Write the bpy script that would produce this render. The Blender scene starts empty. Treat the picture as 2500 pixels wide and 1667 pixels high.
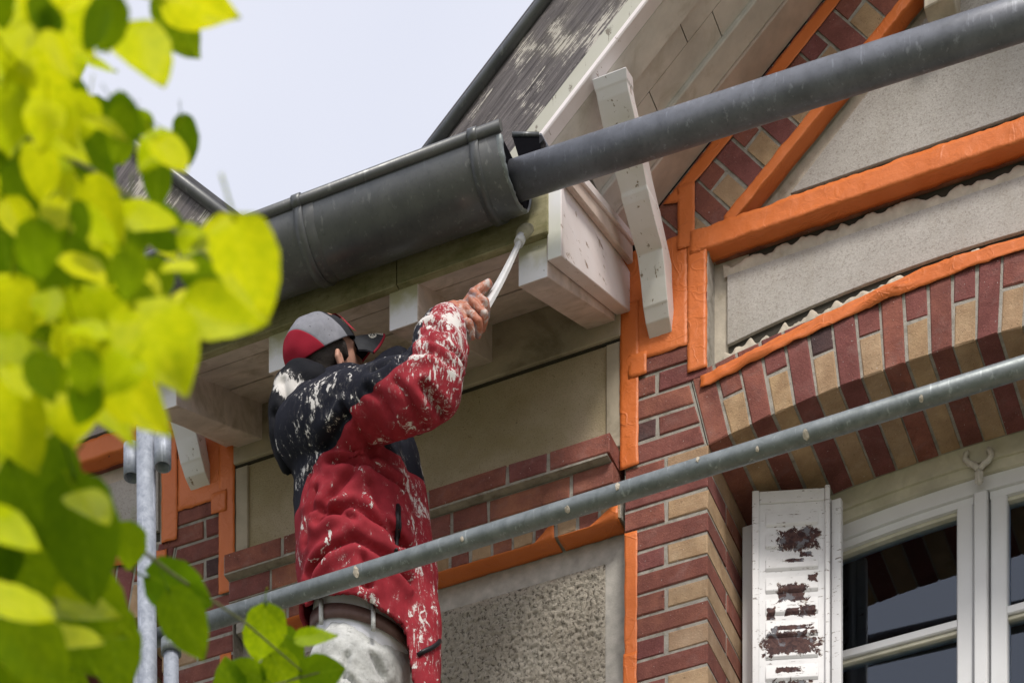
import bpy, bmesh, math, random
import numpy as np
from mathutils import Vector, Matrix, noise

random.seed(7)
SC = bpy.context.scene
COL = SC.collection

# ------------------------------------------------------------------ camera
YAW = math.atan(2680 / 6210.0)
FPX, HPX, CX = 6210.0, 5700.0, 1250.0          # calibrated focal length, horizon line, centre (photo px)
FW = np.array([-math.sin(YAW), math.cos(YAW), 0.0])
RT = np.array([math.cos(YAW), math.sin(YAW), 0.0])
UPV = np.array([0, 0, 1.0])
CAM = -(7 * FW + 478 / FPX * 7 * RT)
CAM[2] = 1.6
cam = bpy.data.cameras.new('camera')
cam.sensor_width = 36
cam.lens = 36 * FPX / 2500
cam.shift_y = (HPX - 833.5) / 2500
cam.clip_end = 500
cam.clip_start = 0.05
cam.dof.use_dof = True
cam.dof.focus_distance = 6.6
cam.dof.aperture_fstop = 7.0
camo = bpy.data.objects.new('camera', cam)
COL.objects.link(camo)
camo.location = CAM
camo.rotation_euler = (math.radians(90), 0, YAW)
SC.camera = camo

# ------------------------------------------------------------------ light
SUN_EL, SUN_AZ = math.radians(46), math.radians(145)      # azimuth measured from +Y towards +X: high in front, to the right
SDIR = Vector((math.sin(SUN_AZ) * math.cos(SUN_EL), math.cos(SUN_AZ) * math.cos(SUN_EL), math.sin(SUN_EL)))
world = bpy.data.worlds.new('World')
SC.world = world
world.use_nodes = True
wn = world.node_tree
for n in list(wn.nodes):
    wn.nodes.remove(n)
wo = wn.nodes.new('ShaderNodeOutputWorld')
bg = wn.nodes.new('ShaderNodeBackground')
sky = wn.nodes.new('ShaderNodeTexSky')
sky.sky_type = 'NISHITA'
sky.sun_disc = False
sky.sun_elevation = SUN_EL
sky.sun_rotation = SUN_AZ
sky.air_density = 1.3
sky.dust_density = 4.0
mixw = wn.nodes.new('ShaderNodeMix')
mixw.data_type = 'RGBA'
mixw.inputs[0].default_value = 0.72
mixw.inputs[7].default_value = (4.75, 4.75, 5.2, 1)     # thin white veil over the whole sky
wtc = wn.nodes.new('ShaderNodeTexCoord')
wno = wn.nodes.new('ShaderNodeTexNoise')
wno.inputs['Scale'].default_value = 2.2
wno.inputs['Detail'].default_value = 4
wrm = wn.nodes.new('ShaderNodeMapRange')
wrm.inputs[1].default_value = 0.3
wrm.inputs[2].default_value = 0.7
wrm.inputs[3].default_value = 0.60
wrm.inputs[4].default_value = 0.92
wn.links.new(wtc.outputs['Generated'], wno.inputs['Vector'])
wn.links.new(wno.outputs['Fac'], wrm.inputs[0])
wn.links.new(wrm.outputs[0], mixw.inputs[0])
wn.links.new(sky.outputs[0], mixw.inputs[6])
wn.links.new(mixw.outputs[2], bg.inputs[0])
bg.inputs[1].default_value = 0.08
wn.links.new(bg.outputs[0], wo.inputs[0])
sun = bpy.data.lights.new('sun', 'SUN')
sun.energy = 1.05
sun.angle = math.radians(14)
sun.color = (1, 0.95, 0.86)
suno = bpy.data.objects.new('sun', sun)
COL.objects.link(suno)
suno.rotation_euler = SDIR.to_track_quat('Z', 'Y').to_euler()
suno.location = (0, 0, 30)
SC.view_settings.view_transform = 'Standard'
SC.view_settings.look = 'None'
SC.view_settings.exposure = 1.35
SC.view_settings.gamma = 1.0


# ------------------------------------------------------------------ helpers
def at(u, v, Y=0.0):
    """photo pixel -> point on the plane y=Y"""
    d = FW + (u - CX) / FPX * RT + (HPX - v) / FPX * UPV
    return CAM + (Y - CAM[1]) / d[1] * d


def atx(u, v, X):
    d = FW + (u - CX) / FPX * RT + (HPX - v) / FPX * UPV
    return CAM + (X - CAM[0]) / d[0] * d


def atd(u, v, D):
    return CAM + D * (FW + (u - CX) / FPX * RT + (HPX - v) / FPX * UPV)


def link(o, parent=None):
    COL.objects.link(o)
    if parent is not None:
        o.parent = parent
    return o


def empty(name, loc=(0, 0, 0)):
    o = bpy.data.objects.new(name, None)
    o.location = loc
    o.empty_display_size = 0.1
    return link(o)


def tag(o, label, cat, group=None):
    o['label'] = label
    o['category'] = cat
    if group:
        o['group'] = group
    return o


def mk(name, verts, faces, mat, parent=None, smooth=False):
    me = bpy.data.meshes.new(name)
    me.from_pydata([tuple(map(float, v)) for v in verts], [], faces)
    bm = bmesh.new()
    bm.from_mesh(me)
    bmesh.ops.recalc_face_normals(bm, faces=bm.faces)
    bm.to_mesh(me)
    bm.free()
    if smooth:
        for p in me.polygons:
            p.use_smooth = True
    if mat:
        me.materials.append(mat)
    o = bpy.data.objects.new(name, me)
    return link(o, parent)


def box(name, x0, x1, y0, y1, z0, z1, mat, parent=None, bev=0.0):
    vs = [(x, y, z) for x in (x0, x1) for y in (y0, y1) for z in (z0, z1)]
    fs = [(0, 1, 3, 2), (4, 6, 7, 5), (0, 4, 5, 1), (2, 3, 7, 6), (0, 2, 6, 4), (1, 5, 7, 3)]
    o = mk(name, vs, fs, mat, parent)
    if bev:
        bevel(o, bev)
    return o


def bevel(o, w, seg=1):
    bm = bmesh.new()
    bm.from_mesh(o.data)
    bmesh.ops.bevel(bm, geom=list(bm.edges), offset=w, segments=seg, affect='EDGES', profile=0.6)
    bm.to_mesh(o.data)
    bm.free()


def slab(name, poly, y0, y1, mat, parent=None, bev=0.0):
    """polygon in (x, z), extruded from y0 (front) to y1"""
    n = len(poly)
    vs = [(p[0], y0, p[1]) for p in poly] + [(p[0], y1, p[1]) for p in poly]
    fs = [tuple(range(n)), tuple(range(2 * n - 1, n - 1, -1))]
    for i in range(n):
        j = (i + 1) % n
        fs.append((i, i + n, j + n, j))
    o = mk(name, vs, fs, mat, parent)
    if bev:
        bevel(o, bev)
    return o


def brick(poly, y0, y1, mat, parent, ch=0.0024, jit=0.0017, name='brick'):
    """one brick: prism with worn front arrises, corners a little uneven"""
    n = len(poly)
    P = [Vector((p[0] + random.uniform(-jit, jit), p[1] + random.uniform(-jit, jit))) for p in poly]
    c = sum(P, Vector((0, 0))) / n
    dy = random.uniform(-0.0015, 0.0012)
    vs = []
    for p in P:
        d = (c - p)
        cx_, cz_ = ch * random.uniform(.5, 1.9), ch * random.uniform(.5, 1.9)
        q = p + Vector((math.copysign(min(cx_, abs(d.x)), d.x), math.copysign(min(cz_, abs(d.y)), d.y)))
        vs.append((q.x, y0 + dy + random.uniform(-.0006, .0006), q.y))
    vs += [(p.x, y0 + dy + ch, p.y) for p in P]
    vs += [(p.x, y1, p.y) for p in P]
    fs = [tuple(range(n)), tuple(range(3 * n - 1, 2 * n - 1, -1))]
    for k in (0, n):
        for i in range(n):
            j = (i + 1) % n
            fs.append((k + i, k + n + i, k + n + j, k + j))
    return mk(name, vs, fs, mat, parent)


def tube(name, pts, r, mat, parent=None, seg=16, caps=True, radii=None, smooth=True):
    pts = [Vector(tuple(map(float, p))) for p in pts]
    n = len(pts)
    vs, fs = [], []
    prev = None
    for i, p in enumerate(pts):
        t = (pts[min(i + 1, n - 1)] - pts[max(i - 1, 0)]).normalized()
        if prev is None:
            ref = Vector((0, 0, 1)) if abs(t.z) < 0.9 else Vector((0, 1, 0))
            a = t.cross(ref).normalized()
        else:
            a = (prev - t * prev.dot(t)).normalized()
        prev = a
        b = t.cross(a)
        rr = float(radii[i] if radii else r)
        for k in range(seg):
            an = 2 * math.pi * k / seg
            vs.append(p + (math.cos(an) * a + math.sin(an) * b) * float(rr))
    for i in range(n - 1):
        for k in range(seg):
            k2 = (k + 1) % seg
            fs.append((i * seg + k, i * seg + k2, (i + 1) * seg + k2, (i + 1) * seg + k))
    if caps:
        fs.append(tuple(range(seg)))
        fs.append(tuple((n - 1) * seg + k for k in range(seg)))
    o = mk(name, vs, fs, mat, parent)
    if smooth:
        for p in o.data.polygons:
            p.use_smooth = len(p.vertices) == 4
    return o


def hollow(name, p0, p1, r, t, mat, parent=None, seg=24):
    """open tube with wall thickness"""
    p0, p1 = Vector(tuple(map(float, p0))), Vector(tuple(map(float, p1)))
    d = (p1 - p0).normalized()
    a = d.cross(Vector((0.3, 1, 0.2))).normalized()
    b = d.cross(a)
    vs, fs = [], []
    for (p, rr) in ((p0, r), (p1, r), (p1, r - t), (p0, r - t)):
        for k in range(seg):
            an = 2 * math.pi * k / seg
            vs.append(p + (math.cos(an) * a + math.sin(an) * b) * float(rr))
    for q in range(4):
        for k in range(seg):
            k2 = (k + 1) % seg
            q2 = (q + 1) % 4
            fs.append((q * seg + k, q * seg + k2, q2 * seg + k2, q2 * seg + k))
    o = mk(name, vs, fs, mat, parent)
    for p in o.data.polygons:
        p.use_smooth = True
    return o


def ribbon(name, rows, mat, wob=0.0012, seed=0, thick=0.0008):
    """sheet through rows of points (each row = one cross section), softly wrinkled, with thickness"""
    rows = [[Vector(map(float, p)) for p in r] for r in rows]
    m = len(rows[0])
    vs, fs = [], []
    for i, r in enumerate(rows):
        for j, p in enumerate(r):
            w = noise.noise_vector(Vector((p.x * 23 + seed * 7.1, p.y * 23, p.z * 23))) * wob
            w += noise.noise_vector(Vector((p.x * 70 + seed * 3.3, p.y * 70, p.z * 70))) * wob * 0.45
            vs.append(p + Vector((w.x * 0.8, -abs(w.y) * 1.6, w.z * 0.8)))
    n = len(rows)
    for i in range(n - 1):
        for j in range(m - 1):
            fs.append((i * m + j, i * m + j + 1, (i + 1) * m + j + 1, (i + 1) * m + j))
    o = mk(name, vs, fs, mat)
    md = o.modifiers.new('thickness', 'SOLIDIFY')
    md.thickness = thick
    md.offset = 0
    return o


def lerp(a, b, t):
    return [a[k] + (b[k] - a[k]) * t for k in range(len(a))]


def resample(poly, step):
    out = []
    for i in range(len(poly) - 1):
        a, b = poly[i], poly[i + 1]
        L = math.dist(a, b)
        n = max(1, int(L / step))
        for k in range(n):
            out.append(lerp(a, b, k / n))
    out.append(list(poly[-1]))
    return out


# ------------------------------------------------------------------ materials
class NT:
    def __init__(s, name):
        s.m = bpy.data.materials.new(name)
        s.m.use_nodes = True
        s.t = s.m.node_tree
        s.p = s.t.nodes['Principled BSDF']
        s.out = s.t.nodes['Material Output']
        s.tc = None

    def n(s, typ, **kw):
        x = s.t.nodes.new(typ)
        for k, v in kw.items():
            setattr(x, k, v)
        return x

    def l(s, a, b):
        s.t.links.new(a, b)

    def coord(s, kind='Object', scale=None, rot=None):
        if s.tc is None:
            s.tc = s.n('ShaderNodeTexCoord')
        if kind == 'World':
            g = s.n('ShaderNodeNewGeometry')
            src = g.outputs['Position']
        else:
            src = s.tc.outputs[kind]
        if scale is None and rot is None:
            return src
        mp = s.n('ShaderNodeMapping')
        if scale is not None:
            mp.inputs['Scale'].default_value = scale if hasattr(scale, '__len__') else (scale,) * 3
        if rot is not None:
            mp.inputs['Rotation'].default_value = rot
        s.l(src, mp.inputs[0])
        return mp.outputs[0]

    def noise(s, co, scale=5, detail=4, rough=0.55, dist=0.0):
        x = s.n('ShaderNodeTexNoise')
        x.inputs['Scale'].default_value = scale
        x.inputs['Detail'].default_value = detail
        x.inputs['Roughness'].default_value = rough
        x.inputs['Distortion'].default_value = dist
        s.l(co, x.inputs['Vector'])
        return x.outputs['Fac']

    def voro(s, co, scale=5, feature='F1', out='Distance', rnd=1.0):
        x = s.n('ShaderNodeTexVoronoi')
        x.feature = feature
        x.inputs['Scale'].default_value = scale
        x.inputs['Randomness'].default_value = rnd
        s.l(co, x.inputs['Vector'])
        return x.outputs[out]

    def ramp(s, fac, stops, interp='LINEAR'):
        x = s.n('ShaderNodeValToRGB')
        cr = x.color_ramp
        cr.interpolation = interp
        while len(cr.elements) < len(stops):
            cr.elements.new(0.5)
        for e, (p, c) in zip(cr.elements, stops):
            e.position = p
            if not hasattr(c, '__len__'):
                c = (c, c, c)
            e.color = (*c[:3], 1)
        s.l(fac, x.inputs[0])
        return x.outputs[0]

    def mix(s, fac, a, b, mode='MIX'):
        x = s.n('ShaderNodeMix')
        x.data_type = 'RGBA'
        x.blend_type = mode
        for sock, val in ((x.inputs[0], fac), (x.inputs[6], a), (x.inputs[7], b)):
            if hasattr(val, 'links'):
                s.l(val, sock)
            elif hasattr(val, '__len__'):
                sock.default_value = (*val[:3], 1)
            else:
                sock.default_value = val
        return x.outputs[2]

    def math(s, op, a, b=0.0, c=0.0):
        x = s.n('ShaderNodeMath')
        x.operation = op
        for i, v in enumerate((a, b, c)):
            if hasattr(v, 'links'):
                s.l(v, x.inputs[i])
            else:
                x.inputs[i].default_value = v
        return x.outputs[0]

    def bump(s, h, strength=0.3, dist=0.01, prev=None):
        x = s.n('ShaderNodeBump')
        x.inputs['Strength'].default_value = strength
        x.inputs['Distance'].default_value = dist
        s.l(h, x.inputs['Height'])
        if prev is not None:
            s.l(prev, x.inputs['Normal'])
        return x.outputs[0]

    def set(s, color=None, rough=None, metal=None, normal=None, spec=None):
        for k, v in (('Base Color', color), ('Roughness', rough), ('Metallic', metal), ('Normal', normal),
                     ('Specular IOR Level', spec)):
            if v is None:
                continue
            if hasattr(v, 'links'):
                s.l(v, s.p.inputs[k])
            elif hasattr(v, '__len__'):
                s.p.inputs[k].default_value = (*v[:3], 1)
            else:
                s.p.inputs[k].default_value = v
        return s.m

    def rand(s):
        return s.n('ShaderNodeObjectInfo').outputs['Random']

    def xyz(s, co):
        x = s.n('ShaderNodeSeparateXYZ')
        s.l(co, x.inputs[0])
        return x.outputs


def m_brick(name, stops, dark):
    s = NT(name)
    co = s.coord('World')
    base = s.ramp(s.rand(), stops)
    n1 = s.noise(co, 30, 5, 0.6)
    n2 = s.noise(co, 220, 3, 0.7)
    n4 = s.noise(co, 11, 4, 0.6, 0.4)
    base = s.mix(s.ramp(n4, [(0.38, 0.0), (0.70, 0.7)]), base, [v * 0.62 for v in dark])
    base = s.mix(s.ramp(s.noise(co, 16, 5, 0.65, 0.8), [(0.52, 0.0), (0.75, 0.45)]), base, [min(1, v * 0.7 + 0.12) for v in stops[0][1]])
    c = s.mix(s.ramp(n1, [(0.35, 0.0), (0.75, 0.6)]), base, dark)
    c = s.mix(s.ramp(n2, [(0.55, 0.0), (0.75, 0.35)]), c, [min(1, v * 1.5 + .03) for v in stops[1][1]])
    pit = s.voro(co, 130)
    pitm = s.ramp(pit, [(0.05, 1.0), (0.16, 0.0)])
    c = s.mix(s.math('MULTIPLY', pitm, s.ramp(n1, [(0.45, 0), (0.6, 0.7)])), c, [v * 0.35 for v in dark])
    # mortar smears and small white specks
    sm = s.ramp(s.noise(co, 55, 6, 0.75, 1.0), [(0.66, 0.0), (0.74, 0.5)])
    c = s.mix(sm, c, (0.42, 0.37, 0.33))
    drk = s.ramp(s.noise(co, 75, 5, 0.7, 0.5), [(0.62, 0.0), (0.72, 0.65)])
    c = s.mix(drk, c, [v * 0.4 for v in dark])
    c = s.mix(s.ramp(s.noise(co, 160, 2, 0.5), [(0.73, 0), (0.75, 0.8)]), c, (0.62, 0.6, 0.57))
    h = s.math('ADD', s.math('MULTIPLY', n2, 0.5), s.math('ADD', n1, s.math('MULTIPLY', pitm, -0.6)))
    return s.set(c, 0.9, normal=s.bump(h, 0.8, 0.005), spec=0.2)


M = {}
M['red'] = m_brick('brick_red', [(0.0, (0.22, 0.085, 0.068)), (0.25, (0.33, 0.125, 0.088)), (0.5, (0.215, 0.078, 0.078)), (0.72, (0.28, 0.105, 0.09)), (0.86, (0.40, 0.17, 0.10)), (1.0, (0.25, 0.10, 0.075))],
                   (0.17, 0.06, 0.055))
M['dark'] = m_brick('brick_dark', [(0.0, (0.10, 0.06, 0.06)), (1.0, (0.17, 0.085, 0.08))], (0.05, 0.035, 0.04))
M['yel'] = m_brick('brick_yellow', [(0.0, (0.50, 0.35, 0.205)), (0.35, (0.44, 0.30, 0.195)), (0.7, (0.52, 0.375, 0.235)), (1.0, (0.42, 0.30, 0.215))],
                   (0.33, 0.205, 0.12))


def m_plain(name, col, rough=0.85, var=0.25, nscale=12, bstr=0.25, bscale=150, bdist=0.003, stain=None, stscale=4, st=(0.45, 0.7), spec=0.3):
    s = NT(name)
    co = s.coord('World')
    n1 = s.noise(co, nscale, 5, 0.6)
    c = s.mix(s.ramp(n1, [(0.3, 0.0), (0.7, 1.0)]), [v * (1 - var) for v in col], [min(1, v * (1 + var * 0.6)) for v in col])
    if stain is not None:
        f = s.ramp(s.noise(co, stscale, 6, 0.65, 0.6), [(st[0], 0.0), (st[1], 0.85)])
        c = s.mix(f, c, stain)
    n2 = s.noise(co, bscale, 4, 0.65)
    return s.set(c, rough, normal=s.bump(s.math('ADD', n2, s.math('MULTIPLY', n1, 0.5)), bstr, bdist), spec=spec)


M['mortar'] = m_plain('mortar', (0.38, 0.355, 0.315), nscale=40, bstr=0.8, bscale=260, stain=(0.16, 0.145, 0.115), stscale=22, st=(0.5, 0.72))
M['cream'] = m_plain('cream_plaster', (0.52, 0.465, 0.385), nscale=18, bstr=0.45, bscale=180, stain=(0.30, 0.25, 0.17), stscale=14, st=(0.56, 0.78))
M['greyplaster'] = m_plain('grey_plaster', (0.45, 0.43, 0.40), nscale=30, bstr=0.4, bscale=220, stain=(0.3, 0.28, 0.24), stscale=20, st=(0.6, 0.8))
M['concrete'] = m_plain('pale_cornice', (0.44, 0.385, 0.30), nscale=8, bstr=0.35, bscale=140, stain=(0.12, 0.105, 0.065), stscale=5, st=(0.5, 0.72))
M['soffit'] = m_plain('taupe_paint', (0.68, 0.595, 0.565), nscale=9, rough=0.7, bstr=0.12, bscale=90, stain=(0.33, 0.27, 0.21), stscale=9, st=(0.5, 0.75))
M['verge'] = m_plain('greige_paint', (0.63, 0.61, 0.575), nscale=7, rough=0.65, bstr=0.1, bscale=110, stain=(0.40, 0.37, 0.30), stscale=11, st=(0.52, 0.78))
M['pink'] = m_plain('pinkish_primer', (0.58, 0.48, 0.425), nscale=9, rough=0.7, bstr=0.12, bscale=110, stain=(0.38, 0.3, 0.26), stscale=10, st=(0.55, 0.8))
M['whitecream'] = m_plain('cream_window_paint', (0.60, 0.575, 0.46), nscale=10, rough=0.5, bstr=0.08, bscale=90, stain=(0.44, 0.42, 0.30), stscale=8, st=(0.52, 0.75), spec=0.4)
M['whiteframe'] = m_plain('white_window_paint', (0.74, 0.75, 0.77), nscale=6, var=0.06, rough=0.35, bstr=0.04, bscale=60, spec=0.5)
M['brass'] = m_plain('ivory_iron', (0.62, 0.59, 0.53), nscale=40, rough=0.5, bstr=0.2, bscale=160, stain=(0.35, 0.13, 0.04), stscale=60, st=(0.66, 0.74))
M['dirt_shade'] = m_plain('dirt_and_recess_shade', (0.05, 0.045, 0.035), nscale=20)  # grime colour; the panel gaps reuse it to paint in their shade
M['interior'] = m_plain('room_dark', (0.05, 0.05, 0.05), nscale=2)
M['slate'] = m_plain('slate_roof', (0.09, 0.09, 0.1), nscale=20)
M['ground'] = m_plain('garden_ground', (0.17, 0.165, 0.12), nscale=0.8, bscale=30, stain=(0.11, 0.13, 0.05), stscale=0.5, st=(0.4, 0.6))
M['deck'] = m_plain('deck_wood', (0.3, 0.24, 0.17), nscale=12)


def m_frieze():
    s = NT('mossy_render')
    co = s.coord('World')
    x, y, z = s.xyz(co)
    n1 = s.noise(co, 6, 6, 0.65, 0.5)
    n2 = s.noise(co, 240, 3, 0.7)
    c = s.mix(s.ramp(n1, [(0.3, 0), (0.72, 1)]), (0.42, 0.345, 0.24), (0.56, 0.48, 0.36))
    g = s.ramp(s.noise(co, 3.2, 5, 0.6, 0.3), [(0.42, 0), (0.68, 0.75)])
    c = s.mix(g, c, (0.33, 0.28, 0.145))
    c = s.mix(s.ramp(n2, [(0.52, 0), (0.7, 0.55)]), c, (0.13, 0.11, 0.07))
    c = s.mix(s.ramp(s.noise(co, 60, 3, 0.7), [(0.66, 0), (0.72, 0.6)]), c, (0.1, 0.085, 0.05))
    return s.set(c, 0.95, normal=s.bump(n2, 0.7, 0.004), spec=0.1)


M['frieze'] = m_frieze()


def m_roughcast():
    s = NT('fine_roughcast')
    co = s.coord('World')
    n2 = s.noise(co, 185, 4, 0.8)
    n1 = s.noise(co, 7, 4, 0.6)
    v = s.voro(co, 190)
    c = s.mix(s.ramp(n1, [(0.3, 0), (0.7, 1)]), (0.39, 0.365, 0.34), (0.47, 0.445, 0.42))
    c = s.mix(s.ramp(n2, [(0.53, 0), (0.68, 0.75)]), c, (0.19, 0.165, 0.14))
    c = s.mix(s.ramp(n2, [(0.3, 0.55), (0.42, 0)]), c, (0.62, 0.59, 0.56))
    c = s.mix(s.ramp(s.noise(co, 120, 4, 0.75), [(0.55, 0), (0.66, 0.5)]), c, (0.27, 0.24, 0.21))
    c = s.mix(s.ramp(s.noise(s.coord('World', (14, 14, 3)), 1.0, 4, 0.6), [(0.52, 0), (0.75, 0.35)]), c, (0.33, 0.30, 0.25))
    return s.set(c, 0.95, normal=s.bump(s.math('ADD', s.math('SUBTRACT', n2, s.math('MULTIPLY', v, 0.4)), s.math('MULTIPLY', n1, 1.5)), 0.38, 0.004), spec=0.15)


M['roughcast'] = m_roughcast()


def m_pebble():
    s = NT('coarse_pebbledash')
    co = s.coord('World')
    a = s.tc
    co2 = s.coord('World')
    wn_ = s.n('ShaderNodeTexNoise')
    wn_.inputs['Scale'].default_value = 90
    s.l(co, wn_.inputs['Vector'])
    va = s.n('ShaderNodeVectorMath')
    va.operation = 'MULTIPLY_ADD'
    s.l(wn_.outputs['Color'], va.inputs[0])
    va.inputs[1].default_value = (.012,) * 3
    s.l(co, va.inputs[2])
    n1 = s.noise(va.outputs[0], 95, 4, 0.7)
    n3 = s.noise(va.outputs[0], 300, 3, 0.7)
    n0 = s.noise(co, 9, 3, 0.5)
    c = s.mix(s.ramp(n0, [(0.3, 0), (0.7, 1)]), (0.54, 0.485, 0.41), (0.66, 0.61, 0.53))
    c = s.mix(s.ramp(n1, [(0.52, 0), (0.62, 0.85)]), c, (0.11, 0.095, 0.075))
    c = s.mix(s.ramp(n3, [(0.58, 0), (0.7, 0.6)]), c, (0.15, 0.13, 0.1))
    c = s.mix(s.ramp(n3, [(0.3, 0.6), (0.42, 0)]), c, (0.6, 0.56, 0.5))
    h = s.math('SUBTRACT', s.math('MULTIPLY', n3, -0.3), n1)
    return s.set(c, 0.95, normal=s.bump(h, 1.0, 0.02), spec=0.15)


M['pebble'] = m_pebble()


def m_whitewood(name, base, grain_axis='z', peel=0.62, under=(0.30, 0.24, 0.19), grime=(0.5, 0.5, 0.36)):
    s = NT(name)
    sc = {'z': (60, 60, 6), 'y': (60, 6, 60), 'x': (6, 60, 60)}[grain_axis]
    co = s.coord('World')
    cg = s.coord('World', sc)
    n1 = s.noise(cg, 1.0, 5, 0.65, 0.4)
    n2 = s.noise(co, 26, 6, 0.7)
    n3 = s.noise(co, 5, 4, 0.6)
    c = s.mix(s.ramp(n3, [(0.35, 0), (0.75, 0.5)]), base, [b * v * 1.3 for b, v in zip(base, grime)])
    f = s.math('ADD', s.math('MULTIPLY', n1, 0.5), s.math('MULTIPLY', n2, 0.5))
    pk = s.ramp(f, [(peel, 0), (peel + 0.03, 1)])
    c = s.mix(pk, c, under)
    line = s.ramp(n1, [(0.66, 0), (0.72, 0.5)])
    c = s.mix(line, c, [v * 0.55 for v in base])
    h = s.math('SUBTRACT', s.math('MULTIPLY', n1, 0.25), pk)
    return s.set(c, 0.6, normal=s.bump(h, 0.4, 0.002), spec=0.35)


M['trim'] = m_whitewood('grimy_trim_paint', (0.46, 0.455, 0.40), 'z', 0.555, (0.19, 0.17, 0.14))
M['whitewood'] = m_whitewood('white_painted_wood', (0.76, 0.76, 0.78), 'z', 0.585, (0.24, 0.19, 0.13))
M['whiteside'] = m_whitewood('crackled_white_wood', (0.78, 0.735, 0.75), 'y', 0.59, (0.33, 0.245, 0.2), (0.55, 0.5, 0.45))
M['whiteend'] = m_whitewood('white_end_grain', (0.74, 0.745, 0.76), 'z', 0.72, (0.35, 0.3, 0.2), (0.62, 0.64, 0.42))


def m_tailend():
    """white paint on a rafter end with greenish algae near its head"""
    s = NT('white_rafter_paint')
    co = s.coord('World')
    n = s.noise(co, 18, 5, 0.6)
    z = s.xyz(co)[2]
    g = s.math('ADD', s.math('MULTIPLY', s.math('SUBTRACT', z, 7.0), 9.0), s.math('MULTIPLY', n, 0.9))
    c = s.mix(s.ramp(g, [(0.55, 0), (1.15, 0.9)]), (0.74, 0.74, 0.77), (0.40, 0.385, 0.22))
    c = s.mix(s.ramp(s.noise(co, 90, 5, 0.7), [(0.68, 0), (0.7, 1)]), c, (0.09, 0.085, 0.06))
    return s.set(c, 0.6, spec=0.35)


M['tailend'] = m_tailend()


def m_fascia():
    s = NT('algae_fascia')
    co = s.coord('World')
    cg = s.coord('World', (5, 40, 30))
    n1 = s.noise(cg, 1.2, 6, 0.7, 0.3)
    n2 = s.noise(co, 14, 6, 0.7)
    c = s.mix(s.ramp(n1, [(0.35, 0), (0.7, 1)]), (0.24, 0.22, 0.115), (0.40, 0.37, 0.24))
    c = s.mix(s.ramp(n2, [(0.45, 0), (0.72, 0.8)]), c, (0.115, 0.12, 0.04))
    c = s.mix(s.ramp(s.noise(co, 120, 4, 0.7), [(0.6, 0), (0.72, 0.6)]), c, (0.08, 0.07, 0.035))
    return s.set(c, 0.8, normal=s.bump(n2, 0.3, 0.003), spec=0.2)


M['fascia'] = m_fascia()


def m_weathered():
    s = NT('weathered_barge_wood')
    TH = math.atan(0.845)
    g = s.coord('World')
    mp = s.n('ShaderNodeMapping')
    mp.vector_type = 'POINT'
    mp.inputs['Rotation'].default_value = (0, TH, 0)       # align x with the rake
    s.l(g, mp.inputs[0])
    mp2 = s.n('ShaderNodeMapping')
    mp2.inputs['Scale'].default_value = (5, 90, 130)
    s.l(mp.outputs[0], mp2.inputs[0])
    mp3 = s.n('ShaderNodeMapping')
    mp3.inputs['Scale'].default_value = (9, 160, 230)
    s.l(mp.outputs[0], mp3.inputs[0])
    n1 = s.noise(mp2.outputs[0], 1.0, 6, 0.7, 0.5)
    n2 = s.noise(mp3.outputs[0], 1.0, 5, 0.75, 0.2)
    n3 = s.noise(g, 9, 5, 0.65)
    nb = s.noise(g, 4.5, 4, 0.6)
    c = s.mix(s.ramp(n1, [(0.3, 0), (0.7, 1)]), (0.045, 0.041, 0.045), (0.21, 0.192, 0.195))
    c = s.mix(s.ramp(n2, [(0.55, 0), (0.64, 0.8)]), c, (0.05, 0.045, 0.045))
    # remaining flakes of white paint
    fl = s.math('ADD', s.math('MULTIPLY', n2, 0.55), s.math('MULTIPLY', n3, 0.55))
    pm = s.ramp(fl, [(0.595, 0), (0.615, 1)])
    c = s.mix(pm, c, (0.52, 0.49, 0.45))
    gz = s.ramp(nb, [(0.5, 0), (0.75, 0.4)])
    c = s.mix(gz, c, (0.27, 0.25, 0.18))
    return s.set(c, 0.85, normal=s.bump(s.math('ADD', n1, n2), 0.7, 0.004), spec=0.15)


M['weathered'] = m_weathered()


def m_zinc(name, a, b, rough, metal=0.55, gscale=9, drip=0.0, spec=0.5):
    s = NT(name)
    co = s.coord('World')
    n1 = s.noise(co, gscale, 5, 0.6, 0.4)
    n2 = s.noise(co, 90, 4, 0.7)
    cs = s.coord('World', (70, 70, 8))
    n3 = s.noise(cs, 1.0, 4, 0.6)
    c = s.mix(s.ramp(n1, [(0.3, 0), (0.7, 1)]), a, b)
    c = s.mix(s.ramp(n2, [(0.55, 0), (0.75, 0.4)]), c, [v * 0.6 for v in a])
    if drip:
        c = s.mix(s.ramp(n3, [(0.6, 0), (0.7, drip)]), c, [min(1, v * 1.7 + 0.03) for v in b])
    r = s.math('ADD', rough, s.math('MULTIPLY', s.math('SUBTRACT', n2, 0.5), 0.25))
    return s.set(c, r, metal, s.bump(s.math('ADD', n2, s.math('MULTIPLY', n1, 2)), 0.08, 0.003), spec)


M['gutter'] = m_zinc('aged_zinc', (0.085, 0.091, 0.099), (0.15, 0.154, 0.155), 0.38, 0.4, 7, 0.4, 0.5)
M['pipe'] = m_zinc('zinc_pipe', (0.115, 0.122, 0.14), (0.185, 0.195, 0.225), 0.48, 0.4, 14, 0.5, 0.4)
M['galv'] = m_zinc('galvanised_steel', (0.13, 0.15, 0.155), (0.24, 0.265, 0.275), 0.45, 0.45, 26, 0.6)
M['galvpole'] = m_zinc('bright_galvanised_steel', (0.20, 0.225, 0.27), (0.34, 0.37, 0.43), 0.6, 0.25, 60, 0.5)
M['gutter_shade'] = m_plain('gutter_interior_shade', (0.006, 0.006, 0.008), rough=0.95, nscale=20, spec=0.03)  # shade inside the gutter end, put into the colour
M['black'] = m_plain('black_plastic', (0.012, 0.012, 0.016), rough=0.5, nscale=30)


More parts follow.
